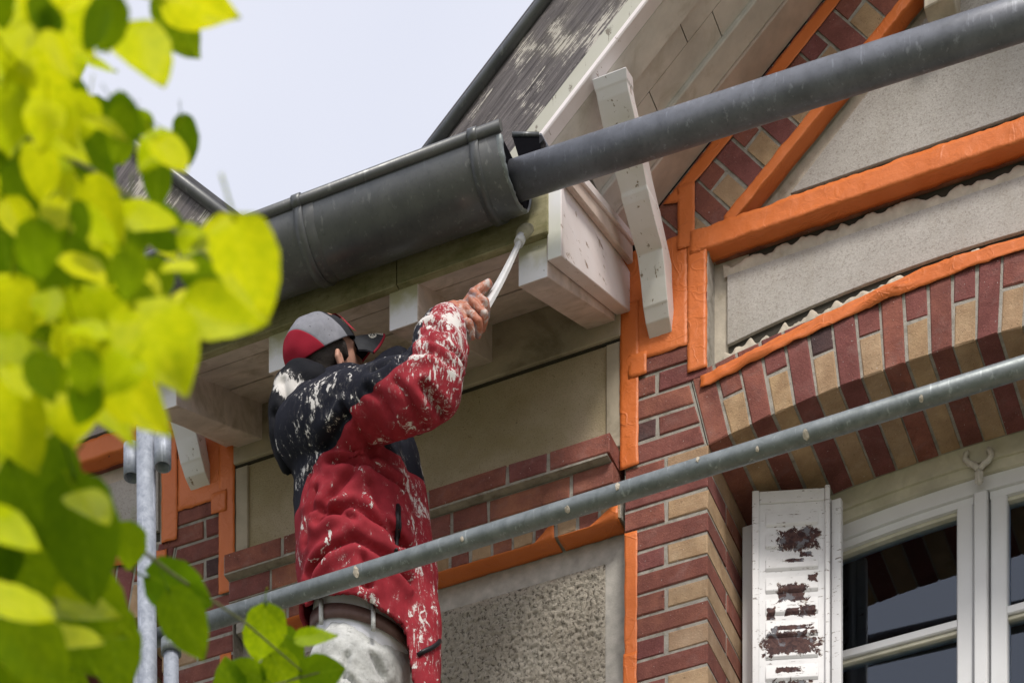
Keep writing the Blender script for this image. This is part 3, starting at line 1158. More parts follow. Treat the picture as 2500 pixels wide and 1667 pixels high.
# latch ornament under the arch
o0 = at(2388, 1176, WY + .0)
Lz = lambda u, v: tuple(at(u, v, WY - .008))
orn = tube('latch_hook', [Lz(2392, 1180), Lz(2391, 1160), Lz(2388, 1142)], 0.007, M['brass'], win, 10)
for pts in ([(2389, 1146), (2380, 1136), (2366, 1130), (2356, 1120), (2358, 1108), (2366, 1106)],
            [(2391, 1146), (2402, 1132), (2413, 1124), (2420, 1112), (2418, 1100), (2411, 1097)]):
    tube('latch_hook', [Lz(*q) for q in pts], 0.0082, M['brass'], win, 10)
slab('latch_plate', [(Lz(2379, 1180)[0], Lz(2379, 1180)[2]), (Lz(2400, 1175)[0], Lz(2400, 1175)[2]), (Lz(2400, 1148)[0], Lz(2400, 1148)[2]), (Lz(2380, 1150)[0], Lz(2380, 1150)[2])], WY - .010, WY - .002, M['brass'], win, 0.002)
# dark room behind the glass
box('room_wall', -0.3, 1.7, 2.3, 2.35, 4.2, 7.4, M['interior'], house)
box('room_wall', -0.3, 1.7, WY + .12, 2.3, 7.10, 7.15, M['interior'], house)
box('room_wall', -0.34, -0.3, WY + .12, 2.3, 4.2, 7.15, M['interior'], house)
box('room_wall', 1.7, 1.74, WY + .12, 2.3, 4.2, 7.15, M['interior'], house)
box('room_floor', -0.3, 1.7, WY + .0, 2.3, 4.15, 4.2, M['interior'], house)
slab('wall', [(-0.02, 6.75), (0.0, 6.803)] + [(x, arch_z(x) + .002) for x in np.linspace(0.02, 1.34, 10)] + [(1.40, 6.75), (1.4, 7.12), (-0.02, 7.12)], WY + .06, WY + .13, M['mortar'], house)
box('wall', -0.02, 1.38, 0.0, 0.4, 0, 5.0, M['mortar'], house)

# ---- folding metal shutter, flaking paint
def m_shutter():
    s = NT('flaking_shutter_paint')
    co = s.coord('Object')
    x, y, z = s.xyz(co)
    n1 = s.noise(co, 70, 5, 0.7, 0.6)
    n2 = s.noise(co, 24, 5, 0.65, 0.4)
    nw = s.noise(co, 30, 7, 0.75, 1.2)
    cl = s.coord('Object', (30, 30, 190))
    nl = s.noise(cl, 1, 4, 0.6)
    mask = None
    for cx, cz, rx, rz in ((0.125, -0.140, 0.050, 0.027), (0.110, -0.288, 0.036, 0.022), (0.166, -0.250, 0.013, 0.010),
                           (0.152, -0.340, 0.021, 0.013), (0.112, -0.342, 0.018, 0.008), (0.108, -0.432, 0.066, 0.027),
                           (0.115, -0.388, 0.042, 0.006), (0.148, -0.182, 0.016, 0.007), (0.118, -0.200, 0.022, 0.005),
                           (0.050, -0.345, 0.010, 0.013), (0.11, -0.56, 0.05, 0.02), (0.10, -0.505, 0.03, 0.007), (0.06, -0.395, 0.008, 0.006)):
        rx, rz = rx * 1.12, rz * 1.15
        a = s.math('DIVIDE', s.math('ABSOLUTE', s.math('SUBTRACT', x, cx)), rx)
        b = s.math('DIVIDE', s.math('ABSOLUTE', s.math('SUBTRACT', z, cz)), rz)
        d = s.math('MAXIMUM', a, b)
        mask = d if mask is None else s.math('MINIMUM', mask, d)
    d = s.math('ADD', mask, s.math('MULTIPLY', s.math('SUBTRACT', nw, 0.5), 2.6))
    hole = s.ramp(d, [(0.93, 1), (0.97, 0)])
    rim = s.ramp(d, [(0.97, 1), (1.16, 0)])
    rust = s.mix(s.ramp(n1, [(0.4, 0), (0.6, 1)]), (0.04, 0.02, 0.022), (0.10, 0.05, 0.045))
    rust = s.mix(s.ramp(n2, [(0.55, 0), (0.6, 0.9)]), rust, (0.17, 0.175, 0.2))
    white = s.mix(s.ramp(n2, [(0.3, 0), (0.7, 1)]), (0.70, 0.70, 0.72), (0.77, 0.775, 0.80))
    crack = s.ramp(s.math('ADD', s.math('MULTIPLY', nl, 0.7), s.math('MULTIPLY', n1, 0.35)), [(0.625, 0), (0.645, 0.85)])
    white = s.mix(crack, white, (0.2, 0.17, 0.15))
    white = s.mix(s.math('MULTIPLY', rim, s.ramp(n1, [(0.5, 0), (0.62, 0.8)])), white, (0.55, 0.36, 0.12))
    white = s.mix(s.ramp(s.noise(co, 160, 4, 0.7), [(0.70, 0), (0.72, 1)]), white, (0.06, 0.05, 0.05))
    c = s.mix(hole, white, rust)
    r = s.math('ADD', 0.45, s.math('MULTIPLY', hole, 0.4))
    h = s.math('SUBTRACT', s.math('MULTIPLY', crack, -0.6), s.math('MULTIPLY', hole, 1.0))
    return s.set(c, r, normal=s.bump(h, 0.6, 0.003), spec=0.4)


M['shutter'] = m_shutter()
sTL, sTR = at(1838, 1203, 0.205), at(2024, 1189, 0.272)
shdir = np.array([sTR[0] - sTL[0], sTR[1] - sTL[1]])
SHW = float(np.linalg.norm(shdir))
sh = bpy.data.objects.new('shutter', None)


def shbox(name, x0, x1, y0, y1, z0, z1, mat, par, bev=0.0015):
    return box(name, x0, x1, y0, y1, z0, z1, mat, par, bev)


shut = box('shutter', 0, SHW, 0.0, 0.018, -1.3, 0.0, M['shutter'], house, 0.0015)
shut.location = (sTL[0], sTL[1], (sTL[2] + sTR[2]) / 2)
shut.rotation_euler = (0, 0, math.atan2(shdir[1], shdir[0]))
box('stile', -0.002, 0.018, -0.007, -0.0002, -1.3, 0.001, M['shutter'], shut, 0.002)
box('stile', SHW - 0.012, SHW + 0.003, -0.010, -0.0002, -1.3, 0.004, M['shutter'], shut, 0.003)
box('top_rail', 0.0185, SHW - 0.0125, -0.004, -0.0002, -0.036, -0.001, M['shutter'], shut, 0.0015)
for i in range(20):
    z = -0.055 - i * 0.062
    # pressed louvre: tilted plate
    vs = [(xx, yy, zz) for xx in (0.036, SHW - 0.03) for yy, zz in ((-0.0003, z), (-0.0055, z - 0.040), (-0.0003, z - 0.048), (0.004, z - 0.024))]
    o = mk('slat', vs, [(0, 1, 2, 3), (7, 6, 5, 4), (0, 4, 5, 1), (1, 5, 6, 2), (2, 6, 7, 3), (3, 7, 4, 0)], M['shutter'], shut)
    bevel(o, 0.0012)
# the next leaf folded behind it, seen on edge
p2 = at(2045, 1222, 0.30)
box('shutter_leaf', p2[0] - .016, p2[0] + .013, 0.288, 0.31, 5.4, p2[2], M['shutter'], house, 0.003)
box('shutter_leaf', p2[0] - .03, p2[0] - .018, 0.30, 0.345, 5.4, p2[2] + .012, M['whiteframe'], house, 0.002)
p3 = at(1828, 1300, 0.30)
box('shutter_leaf', p3[0] - .01, p3[0] + .02, 0.27, 0.35, 5.4, p3[2], M['whiteframe'], house, 0.002)

# ------------------------------------------------------------------ masking tape
def tape(rows, label, seed=0, wob=0.0014):
    o = ribbon('masking_tape', rows, M['tape'], wob * 1.5, seed)
    tag(o, label, 'masking tape', 'strips of orange masking tape on the facade')
    for p in o.data.polygons:
        p.use_smooth = True
    return o


def strip_rows(a0, a1, b0, b1, y, step=0.012, nc=6, wrap=None, wrap0=None, side=1):
    """flat strip between edge a (a0->a1) and edge b (b0->b1) in x,z; wrap = depth the tape turns in behind edge b"""
    L = math.dist(a0, a1)
    n = max(2, int(L / step))
    rows = []
    for i in range(n + 1):
        t = i / n
        A, B = lerp(a0, a1, t), lerp(b0, b1, t)
        e1 = 0.0032 * noise.noise(Vector((t * L * 40, 1.3, a0[0] * 9)))
        e2 = 0.0032 * noise.noise(Vector((t * L * 40, 7.3, b0[1] * 9)))
        r = []
        if wrap0:
            r.append((sx(A[0], side), y + wrap0, A[1]))
            r.append((sx(A[0], side), y + wrap0 * .5, A[1]))
        for k in range(nc + 1):
            q = lerp(A, B, k / nc)
            r.append((sx(q[0], side), y, q[1] + (e1 if k == 0 else 0) + (e2 if k == nc else 0)))
        if wrap:
            for f in (0.25, .5, .75, 1):
                r.append((sx(B[0], side), y + wrap * f, B[1] + 0.0005))
        rows.append(r)
    return rows


def gable_tapes(side):
    wh = 'window gable' if side > 0 else 'far gable'
    # along the rake under the verge
    a = lambda s: rk(s, 0.278)
    b = lambda s: rk(s, 0.318)
    tape(strip_rows(a(0.445), a(1.70), b(0.475), b(1.70), -0.004, side=side), 'orange tape strip up the rake beside the soffit of the ' + wh, 1)
    c = lambda s: rk(s, 0.466)
    d = lambda s: rk(s, 0.497)
    tape(strip_rows(c(0.52), c(1.70), d(0.50), d(1.70), -0.0045, wrap=0.05, side=side), 'orange tape strip along the inner edge of the rake bricks on the ' + wh, 2)
    # vertical piece by the bracket head
    tape(strip_rows((-0.086, 7.535), (-0.086, 7.36), (-0.036, 7.535), (-0.036, 7.36), -0.0055, side=side), 'short upright orange tape beside the bracket top on the ' + wh, 3)
    # horizontal string course
    tape(strip_rows((-0.05, 7.397), (1.2, 7.397), (-0.05, 7.335), (1.2, 7.335), -0.0065, wrap=0.05, side=side), 'long level orange tape over the string course of the ' + wh, 4, 0.0022)
    # upright beside the rectangular panel
    tape(strip_rows((-0.057, 7.365), (-0.057, 7.012), (-0.0035, 7.37), (-0.0035, 7.012), -0.0045, wrap=0.05, side=side), 'upright orange tape down the edge of the arched panel, ' + wh, 5, 0.002)
    # patch behind the bracket foot
    tape(strip_rows((-0.256, 7.40), (-0.058, 7.40), (-0.256, 7.092), (-0.058, 7.092), -0.003, nc=24, side=side), 'wide orange tape patch behind the bracket foot on the ' + wh, 6)
    tape(strip_rows((-0.256, 7.26), (-0.256, 6.80), (-0.201, 7.26), (-0.201, 6.803), -0.0062, side=side), 'orange tape hanging down the pier edge under the bracket, ' + wh, 7)
    tape(strip_rows((-0.23, 7.11), (-0.23, 7.045), (-0.176, 7.11), (-0.176, 7.047), -0.0078, side=side), 'small square of orange tape at the foot of the bracket patch, ' + wh, 8)
    tape(strip_rows((-0.243, 6.622), (-0.243, 6.275), (-0.204, 6.622), (-0.206, 6.275), -0.004, side=side, wrap=0.0), 'upright orange tape down the pier beside the pebbledash of the ' + wh, 9)
    tape(strip_rows((-0.246, 6.285), (-0.246, 5.9), (-0.206, 6.285), (-0.206, 5.9), -0.0065, side=side), 'lower length of orange tape down the pier edge of the ' + wh, 10)
    # arch
    pts = np.linspace(-0.02, 1.3, 100)
    rows = []
    for x in pts:
        lo = arch_z(max(x, 0)) + 0.156 + 0.045 * max(x, 0)
        hi = lo + 0.034 + 0.012 * math.exp(-((x - 0.62) / 0.16) ** 2)
        up = 0.012 * max(0, noise.noise(Vector((x * 8, 0, 4)))) + 0.006
        r = [(sx(x, side), -0.0045, lo + (hi - lo) * k / 5) for k in range(6)]
        cr = 0.010 * math.exp(-((x - 0.13) / 0.09) ** 2) + 0.014 * math.exp(-((x - 0.5) / 0.07) ** 2)
        r[2] = (r[2][0], -0.0045 - cr, r[2][2])
        r[3] = (r[3][0], -0.0045 + cr * .25, r[3][2] - .002)
        r += [(sx(x, side), -0.0045 + up * 0.6, hi + 0.003), (sx(x, side), 0.018, hi + 0.005), (sx(x, side), 0.05, hi + 0.006)]
        rows.append(r)
    tape(rows, 'curved orange tape following the top of the brick arch, ' + wh, 11, 0.003)


gable_tapes(1)
set_rake(-1)
gable_tapes(-1)
set_rake(1)
# tape on the underside of the soldier course, two lengths with their ends folded forward
def soffit_tape(xa, xb, label, seed, flap):
    n = int((xb - xa) / 0.012)
    rows = []
    for i in range(n + 1):
        x = xa + (xb - xa) * i / n
        up = 0.0
        if flap and x > xb - flap:
            up = (x - (xb - flap)) / flap
        r = [(x, -0.0045 - 0.003 * up, 6.671 + 0.045 * up + .001)]
        r += [(x, -0.0045 + 0.064 * k / 6, 6.6705 - 0.001 * math.sin(k)) for k in range(7)]
        rows.append(r)
    tape(rows, label, seed, 0.0012)


soffit_tape(-1.46, -0.455, 'long orange tape under the soldier bricks above the pebbledash panel', 21, 0.06)
soffit_tape(-0.445, -0.262, 'short orange tape under the soldier bricks with its corner folded up', 22, 0.085)

# ------------------------------------------------------------------ scaffold
scaf = empty('scaffold', (-1.16, -1.0, 0))
tag(scaf, 'galvanised tube scaffold with guard rail across the brick facade', 'scaffold')


def srel(o):
    o.parent = scaf
    o.matrix_parent_inverse = Matrix.Translation(-Vector(scaf.location))
    return o


ra, rb = at(470, 1529, -0.95), at(2500, 895, -0.95)
dr = (rb - ra) / np.linalg.norm(rb - ra)
rail = srel(tube('guard_rail', [ra - dr * .25, ra + dr * .6, ra + dr * 1.4, rb + dr * 0.8], 0.0218, M['galv'], None, 32))
pt, pb_ = at(355, 930, -1.0), at(376, 1667, -1.0)
srel(tube('standard', [(pb_[0] + (pb_[0] - pt[0]) * 1.2, -1.0, 0.0), (pt[0], -1.0, pt[2])], 0.0245, M['galvpole'], None, 32))
srel(tube('standard', [(2.2, -1.0, 0.0), (2.2, -1.0, 6.8)], 0.0245, M['galvpole'], None, 24))
for u0, u1, v0, v1, yy in ((304, 340, 1088, 1166, -0.985), (379, 416, 1062, 1140, -1.005)):
    c0, c1 = at((u0 + u1) / 2, v0, yy), at((u0 + u1) / 2, v1, yy)
    w = (at(u1, v1, yy) - at(u0, v1, yy))
    r = np.linalg.norm(w[:2]) / 2 * 0.97
    srel(hollow('socket_tube', c0, (c0[0], c0[1], c1[2]), r, 0.0025, M['galvpole'], None))
    q = Vector((c0[0], c0[1], c0[2] - .012))
    srel(tube('socket_plug', [q + Vector((0, 0, .012)), q], r * 0.9, M['black'], None, 20))
for u0, u1, v0, v1, yy in ((326, 352, 1560, 1700, -0.99), (402, 434, 1575, 1700, -1.01)):
    c0, c1 = at((u0 + u1) / 2, v0, yy), at((u0 + u1) / 2, v1, yy)
    r = np.linalg.norm((at(u1, v1, yy) - at(u0, v1, yy))[:2]) / 2
    srel(tube('spigot', [c0, (c0[0], c0[1], c1[2] - .3)], r, M['galvpole'], None, 20))
    srel(tube('coupler', [c0 + [0, 0, .012], c0 - [0, 0, .022]], r * 1.35, M['galv'], None, 20))
cc = at(318, 1580, -1.02)
bpyo = srel(tube('coupler', [cc - [.02, 0, 0], cc + [.02, 0, 0]], 0.024, M['galv'], None, 20))
for u, v, r in ((1705, 1127, .006), (1968, 1086, .009), (1386, 1262, .007), (872, 1398, .010), (1510, 1192, .007), (1130, 1318, .005), (2250, 985, .006), (1850, 1098, .005)):
    c = at(u, v, -0.965)
    t = (c[0] - ra[0]) / dr[0]
    ax = ra + dr * t
    d = np.array([0, c[1] - ax[1], c[2] - ax[2]])
    d = np.array([0, -0.78, max(-.62, min(.62, (c[2] - ax[2]) / 0.022))])
    d /= np.linalg.norm(d)
    bm = bmesh.new()
    bmesh.ops.create_icosphere(bm, subdivisions=2, radius=1)
    for w in bm.verts:
        w.co *= 1 + 0.45 * noise.noise(w.co * 1.6 + Vector((u, 0, 0)))
        w.co = Vector((w.co.x * r * 0.8, w.co.y * 0.0022, w.co.z * r * 1.2))
    me = bpy.data.meshes.new('paint_drip')
    bm.to_mesh(me)
    bm.free()
    me.materials.append(M['cream'])
    o = bpy.data.objects.new('paint_drip', me)
    COL.objects.link(o)
    o.location = ax + d * 0.0222
    o.rotation_euler = Vector(tuple(-d)).to_track_quat('Y', 'Z').to_euler()
    srel(o)
for y in (-0.92, -0.70, -0.48):
    srel(box('deck_board', -1.6, 2.6, y, y + 0.205, 5.085, 5.12, M['deck'], None, 0.003))
srel(tube('transom', [(-1.16, -1.02, 5.06), (-1.16, -0.1, 5.06)], 0.024, M['galvpole'], None, 20))
srel(tube('transom', [(2.2, -1.02, 5.06), (2.2, -0.1, 5.06)], 0.024, M['galvpole'], None, 20))
srel(tube('standard', [(-1.16, -0.2, 0.0), (-1.16, -0.2, 5.1)], 0.0245, M['galvpole'], None, 20))
srel(tube('standard', [(2.2, -0.2, 0.0), (2.2, -0.2, 5.1)], 0.0245, M['galvpole'], None, 20))

# ------------------------------------------------------------------ painter
def ico_into(bm, c, r, sub=2):
    m = Matrix.Translation(Vector(tuple(map(float, c))))
    if hasattr(r, '__len__'):
        m = m @ Matrix.Diagonal((*r, 1))
    else:
        m = m @ Matrix.Diagonal((float(r),) * 3 + (1,))
    bmesh.ops.create_icosphere(bm, subdivisions=sub, radius=1, matrix=m)


def chain_into(bm, pts, sub=2, dens=0.35):
    """pts: list of (point, radius): overlapping balls along the chain"""
    for (a, ra), (b, rb) in zip(pts[:-1], pts[1:]):
        a, b = np.array(a, float), np.array(b, float)
        L = np.linalg.norm(b - a)
        n = max(1, int(L / (dens * min(ra, rb))))
        for k in range(n):
            t = k / n
            ico_into(bm, a + (b - a) * t, ra + (rb - ra) * t, sub)
    ico_into(bm, pts[-1][0], pts[-1][1], sub)


def fuse(name, fill, voxel, iters, mat, parent=None):
    """one continuous skin around the balls"""
    bm = bmesh.new()
    fill(bm)
    me = bpy.data.meshes.new(name)
    bm.to_mesh(me)
    bm.free()
    tmp = bpy.data.objects.new(name, me)
    COL.objects.link(tmp)
    r = tmp.modifiers.new('r', 'REMESH')
    r.mode = 'VOXEL'
    r.voxel_size = voxel
    s = tmp.modifiers.new('s', 'SMOOTH')
    s.factor = 0.6
    s.iterations = iters
    dg = bpy.context.evaluated_depsgraph_get()
    out = bpy.data.meshes.new_from_object(tmp.evaluated_get(dg))
    bpy.data.objects.remove(tmp)
    bpy.data.meshes.remove(me)
    out.name = name
    out.materials.clear()
    out.materials.append(mat)
    for p in out.polygons:
        p.use_smooth = True
    o = bpy.data.objects.new(name, out)
    return link(o, parent)


def vcos(me):
    a = np.empty(len(me.vertices) * 3)
    me.vertices.foreach_get('co', a)
    return a.reshape(-1, 3)


def vnor(me):
    a = np.empty(len(me.vertices) * 3)
    me.vertices.foreach_get('normal', a)
    return a.reshape(-1, 3)


def setco(me, a):
    me.vertices.foreach_set('co', a.ravel())
    me.update()


def segdist(P, A, B):
    d = B - A
    t = np.clip(((P - A) @ d) / (d @ d), 0, 1)
    return np.linalg.norm(P - A - t[:, None] * d, axis=1)


def creases(o, lines, wid=0.012, depth=0.010, puff=0.006):
    """press seams / folds into the cloth along polylines (points in space near the surface)"""
    me = o.data
    P, N = vcos(me), vnor(me)
    disp = np.zeros(len(P))
    for ln in lines:
        k = 1.0
        if isinstance(ln[0], (int, float)):
            k, ln = ln[0], ln[1:]
        D = np.full(len(P), 9.0)
        pts = [np.array(p) for p in ln]
        for a, b in zip(pts[:-1], pts[1:]):
            # distance measured in the facade plane (x, z): the fold runs through the cloth
            A, B = a[[0, 2]], b[[0, 2]]
            d = B - A
            t = np.clip(((P[:, [0, 2]] - A) @ d) / (d @ d), 0, 1)
            D = np.minimum(D, np.linalg.norm(P[:, [0, 2]] - A - t[:, None] * d, axis=1))
        D3 = np.full(len(P), 9.0)
        for a, b in zip(pts[:-1], pts[1:]):
            D3 = np.minimum(D3, segdist(P, a, b))
        w = np.exp(-(D / wid) ** 2) * -depth + np.exp(-((D - wid * 2.6) / (wid * 1.7)) ** 2) * puff
        disp += k * w * (D3 < 0.16) * np.clip(1.5 - N[:, 1] * 0.0, 0, 1) * (N[:, 1] < 0.3)
    setco(me, P + N * disp[:, None])


def ruffle(o, amp, scale, seed=0, stretch=(1, 1, 1)):
    me = o.data
    P, N = vcos(me), vnor(me)
    d = np.array([noise.noise(Vector((p[0] * scale * stretch[0] + seed, p[1] * scale * stretch[1], p[2] * scale * stretch[2]))) for p in P])
    setco(me, P + N * (d * amp)[:, None])


def m_cloth(name, red, navy=None, seam=None, dens=1.0, paint=(0.62, 0.60, 0.58), arm=True):
    """quilted cloth with dried white paint; 'paint' attribute raises the splash density"""
    s = NT(name)
    co = s.coord('World')
    w1 = s.noise(co, 3, 3, 0.5)
    base = s.mix(s.ramp(s.noise(co, 30, 4, 0.6), [(0.3, 0), (0.7, 1)]), [v * 0.8 for v in red], [min(1, v * 1.15 + .003) for v in red])
    if navy:
        ay = s.n('ShaderNodeAttribute')
        ay.attribute_name = 'yoke'
        base = s.mix(s.ramp(s.math('ADD', s.math('MULTIPLY', ay.outputs['Fac'], 4.0), 0.5), [(0.45, 0), (0.55, 1)]), base, navy)
    at_ = s.n('ShaderNodeAttribute')
    at_.attribute_name = 'paint'
    dn = at_.outputs['Fac']
    wv = s.n('ShaderNodeTexNoise')
    wv.inputs['Scale'].default_value = 30
    s.l(co, wv.inputs['Vector'])
    va = s.n('ShaderNodeVectorMath')
    va.operation = 'MULTIPLY_ADD'
    s.l(wv.outputs['Color'], va.inputs[0])
    va.inputs[1].default_value = (.03, .03, .03)
    s.l(co, va.inputs[2])
    mp = s.n('ShaderNodeMapping')
    mp.inputs['Scale'].default_value = (1.0, 1.0, 0.55)
    mp.inputs['Rotation'].default_value = (0, 0.35, 0)
    s.l(va.outputs[0], mp.inputs[0])
    big = s.noise(mp.outputs[0], 26, 6, 0.72, 0.3)
    fine = s.noise(mp.outputs[0], 95, 4, 0.7)
    patch = s.noise(co, 9, 3, 0.55)
    lvl = s.math('ADD', s.math('ADD', s.math('MULTIPLY', big, 0.5), s.math('MULTIPLY', fine, 0.38)), s.math('MULTIPLY', patch, 0.28))
    lvl = s.math('ADD', lvl, s.math('MULTIPLY', s.math('SUBTRACT', dn, 0.5), 0.17))
    # larger ragged splashes and wiped streaks
    blob = s.math('ADD', s.math('ADD', s.math('MULTIPLY', s.noise(mp.outputs[0], 15, 8, 0.68, 0.2), 0.75), s.math('MULTIPLY', fine, 0.25)), s.math('MULTIPLY', s.math('SUBTRACT', dn, 0.5), 0.10))
    mst = s.n('ShaderNodeMapping')
    mst.inputs['Scale'].default_value = (120, 120, 16)
    mst.inputs['Rotation'].default_value = (0, -0.25, 0)
    s.l(co, mst.inputs[0])
    strk = s.math('ADD', s.math('MULTIPLY', s.noise(mst.outputs[0], 1.0, 5, 0.7), 0.62), s.math('ADD', s.math('MULTIPLY', big, 0.30), s.math('MULTIPLY', s.math('SUBTRACT', dn, 0.62), 0.22)))
    m = s.ramp(lvl, [(0.678, 0), (0.698, 0.95)])
    m = s.math('MAXIMUM', m, s.ramp(blob, [(0.625, 0), (0.640, 1.0)]))
    m = s.math('MAXIMUM', m, s.math('MULTIPLY', s.ramp(strk, [(0.545, 0), (0.585, 0.9)]), s.ramp(dn, [(0.62, 0), (0.8, 1)])))
    haze = s.ramp(lvl, [(0.62, 0), (0.72, 0.10)])
    c = s.mix(haze, base, paint)
    c = s.mix(m, c, paint)
    bmp = s.bump(s.math('ADD', s.math('MULTIPLY', s.noise(co, 60, 4, 0.6), 0.6), m), 0.25, 0.004)
    return s.set(c, 0.78, normal=bmp, spec=0.16)


M['jred'] = m_cloth('red_navy_jacket_cloth', (0.265, 0.019, 0.030), (0.009, 0.010, 0.018))
M['hoodc'] = m_cloth('black_hood_cloth', (0.005, 0.0055, 0.009))
M['trouser'] = m_plain('painted_white_canvas', (0.50, 0.51, 0.505), rough=0.9, var=0.3, nscale=24, bstr=0.7, bscale=120, stain=(0.25, 0.26, 0.25), stscale=70, st=(0.56, 0.70))
M['shirt'] = m_plain('white_cotton', (0.72, 0.73, 0.80), rough=0.9, var=0.06, nscale=9, bstr=0.2, bscale=60)
M['belt'] = m_plain('brown_belt', (0.13, 0.075, 0.065), rough=0.5, nscale=40, bstr=0.3)
M['skin'] = m_plain('skin', (0.50, 0.27, 0.20), rough=0.5, var=0.12, nscale=40, bstr=0.1)
M['hair'] = m_plain('dark_hair', (0.03, 0.023, 0.02), rough=0.6, nscale=90, bstr=0.6, bscale=300)
M['capgrey'] = m_plain('grey_cap_cloth', (0.21, 0.215, 0.25), rough=0.9, var=0.12, nscale=20, bstr=0.3, bscale=300, stain=(0.2, 0.2, 0.22), stscale=12, st=(0.6, 0.8))
M['capred'] = m_plain('red_cap_cloth', (0.33, 0.02, 0.04), rough=0.9, var=0.15, nscale=20, bstr=0.3, bscale=300)
M['capblack'] = m_plain('charcoal_cap_cloth', (0.032, 0.034, 0.04), rough=0.85, var=0.25, nscale=50, bstr=0.3, bscale=300, stain=(0.4, 0.4, 0.4), stscale=85, st=(0.69, 0.72))
M['capwhite'] = m_plain('white_cap_print', (0.62, 0.60, 0.53), rough=0.8, nscale=40)
M['underbrim'] = m_plain('black_brim_lining', (0.006, 0.006, 0.012), rough=0.9)
M['zip'] = m_plain('black_zip', (0.012, 0.012, 0.015), rough=0.4)
M['plastic'] = m_plain('white_brush_plastic', (0.66, 0.66, 0.68), rough=0.45, var=0.1, nscale=30, stain=(0.45, 0.45, 0.46), stscale=20, st=(0.5, 0.8))
M['bristle'] = m_plain('cream_bristles', (0.42, 0.39, 0.29), rough=0.9, nscale=60, bstr=0.6, bscale=400)


def m_glove():
    s = NT('painted_rubber_glove')
    co = s.coord('World')
    n1 = s.noise(co, 55, 5, 0.65, 0.4)
    n2 = s.noise(co, 130, 4, 0.6)
    c = s.mix(s.ramp(n2, [(0.3, 0), (0.7, 1)]), (0.33, 0.105, 0.06), (0.47, 0.19, 0.12))
    c = s.mix(s.ramp(n1, [(0.5, 0), (0.62, 0.85)]), c, (0.50, 0.47, 0.45))
    c = s.mix(s.ramp(s.noise(co, 28, 3, 0.5), [(0.56, 0), (0.64, 0.7)]), c, (0.20, 0.215, 0.25))
    return s.set(c, 0.55, normal=s.bump(n2, 0.3, 0.003), spec=0.4)


M['glove'] = m_glove()

A3 = lambda u, v, Y: np.array(at(u, v, Y), float)


def ch(*p):
    return [(A3(u, v, y), r) for u, v, y, r in p]


# -- body: one continuous skin (head, neck, trunk, arms, legs), mostly under the clothes
hF = Vector(tuple(0.72 * RT + 0.35 * FW + 0.60 * UPV)).normalized()
hU = Vector(tuple(-0.45 * RT - 0.45 * FW + 0.77 * UPV))
hU = (hU - hF * hU.dot(hF)).normalized()
hS = hF.cross(hU)                                        # towards the viewer
if hS.y > 0:
    hS = -hS
RC = Vector(tuple(A3(786, 868, -0.61)))                  # centre of the cap rim


def hd(f, s, u):
    return RC + hF * f + hS * s + hU * u


deck = 5.12
hipL, hipR = A3(905, 1640, -0.52), A3(850, 1640, -0.64)


def body_fill(bm):
    for f, s, u, r in ((0.0, 0, 0.012, 0.074), (0.022, 0, 0.02, 0.068), (-0.028, 0, 0.015, 0.070), (0.03, 0, -0.03, 0.060),
                       (0.045, 0, -0.075, 0.045), (0.02, 0, -0.06, 0.055), (0.0, 0, -0.03, 0.066)):
        ico_into(bm, hd(f, s, u), r, 3)
    # nose, brow, lips, chin, ears
    chain_into(bm, [(hd(0.094, 0, -0.020), 0.008), (hd(0.106, 0, -0.048), 0.012)], 2)
    for sgn in (-1, 1):
        ico_into(bm, hd(0.098, sgn * 0.010, -0.052), 0.008)
        chain_into(bm, [(hd(0.088, sgn * 0.012, -0.008), 0.007), (hd(0.076, sgn * 0.045, -0.010), 0.007)], 2)
        ico_into(bm, hd(0.083, sgn * 0.030, -0.022), 0.0085)
    chain_into(bm, [(hd(0.088, -0.022, -0.075), 0.007), (hd(0.095, 0, -0.074), 0.008), (hd(0.088, 0.022, -0.075), 0.007)], 2)
    ico_into(bm, hd(0.078, 0, -0.102), 0.02)
    # neck and trunk
    chain_into(bm, [(hd(-0.02, 0, -0.06), 0.056), (A3(805, 985, -0.60), 0.055), (A3(815, 1040, -0.61), 0.075)], 2)
    chain_into(bm, ch((815, 1050, -0.61, 0.10), (860, 1200, -0.62, 0.125), (880, 1400, -0.61, 0.12), (885, 1560, -0.58, 0.115)), 2)
    # arms
    chain_into(bm, ch((775, 1050, -0.72, 0.055), (900, 1000, -0.78, 0.05), (1050, 952, -0.79, 0.043), (1080, 850, -0.73, 0.04), (1102, 775, -0.665, 0.028)), 2)
    chain_into(bm, ch((900, 1010, -0.50, 0.055), (960, 930, -0.42, 0.045), (1010, 1000, -0.32, 0.04)), 2)
    # legs down to the deck
    for h, fx in ((hipL, 0.03), (hipR, -0.03)):
        k = np.array([h[0] + fx, h[1] - .02, (h[2] + deck) / 2 + .05])
        a = np.array([h[0] + fx, h[1] + .02, deck + 0.08])
        chain_into(bm, [(h, 0.085), (k, 0.055), (a, 0.04), (a + [0.02, 0.13, -0.045], 0.032)], 2)


person = fuse('person', body_fill, 0.006, 5, M['skin'])
tag(person, 'painter in a paint-spattered red and navy jacket and cap reaching up with a brush', 'person')

# -- jacket
zc = lambda x: 6.105 - (0.26 * (x + 0.70) if x < -0.70 else (0.45 * (x + 0.70) if x < -0.612 else 0.04 + 7.0 * (x + 0.612)))


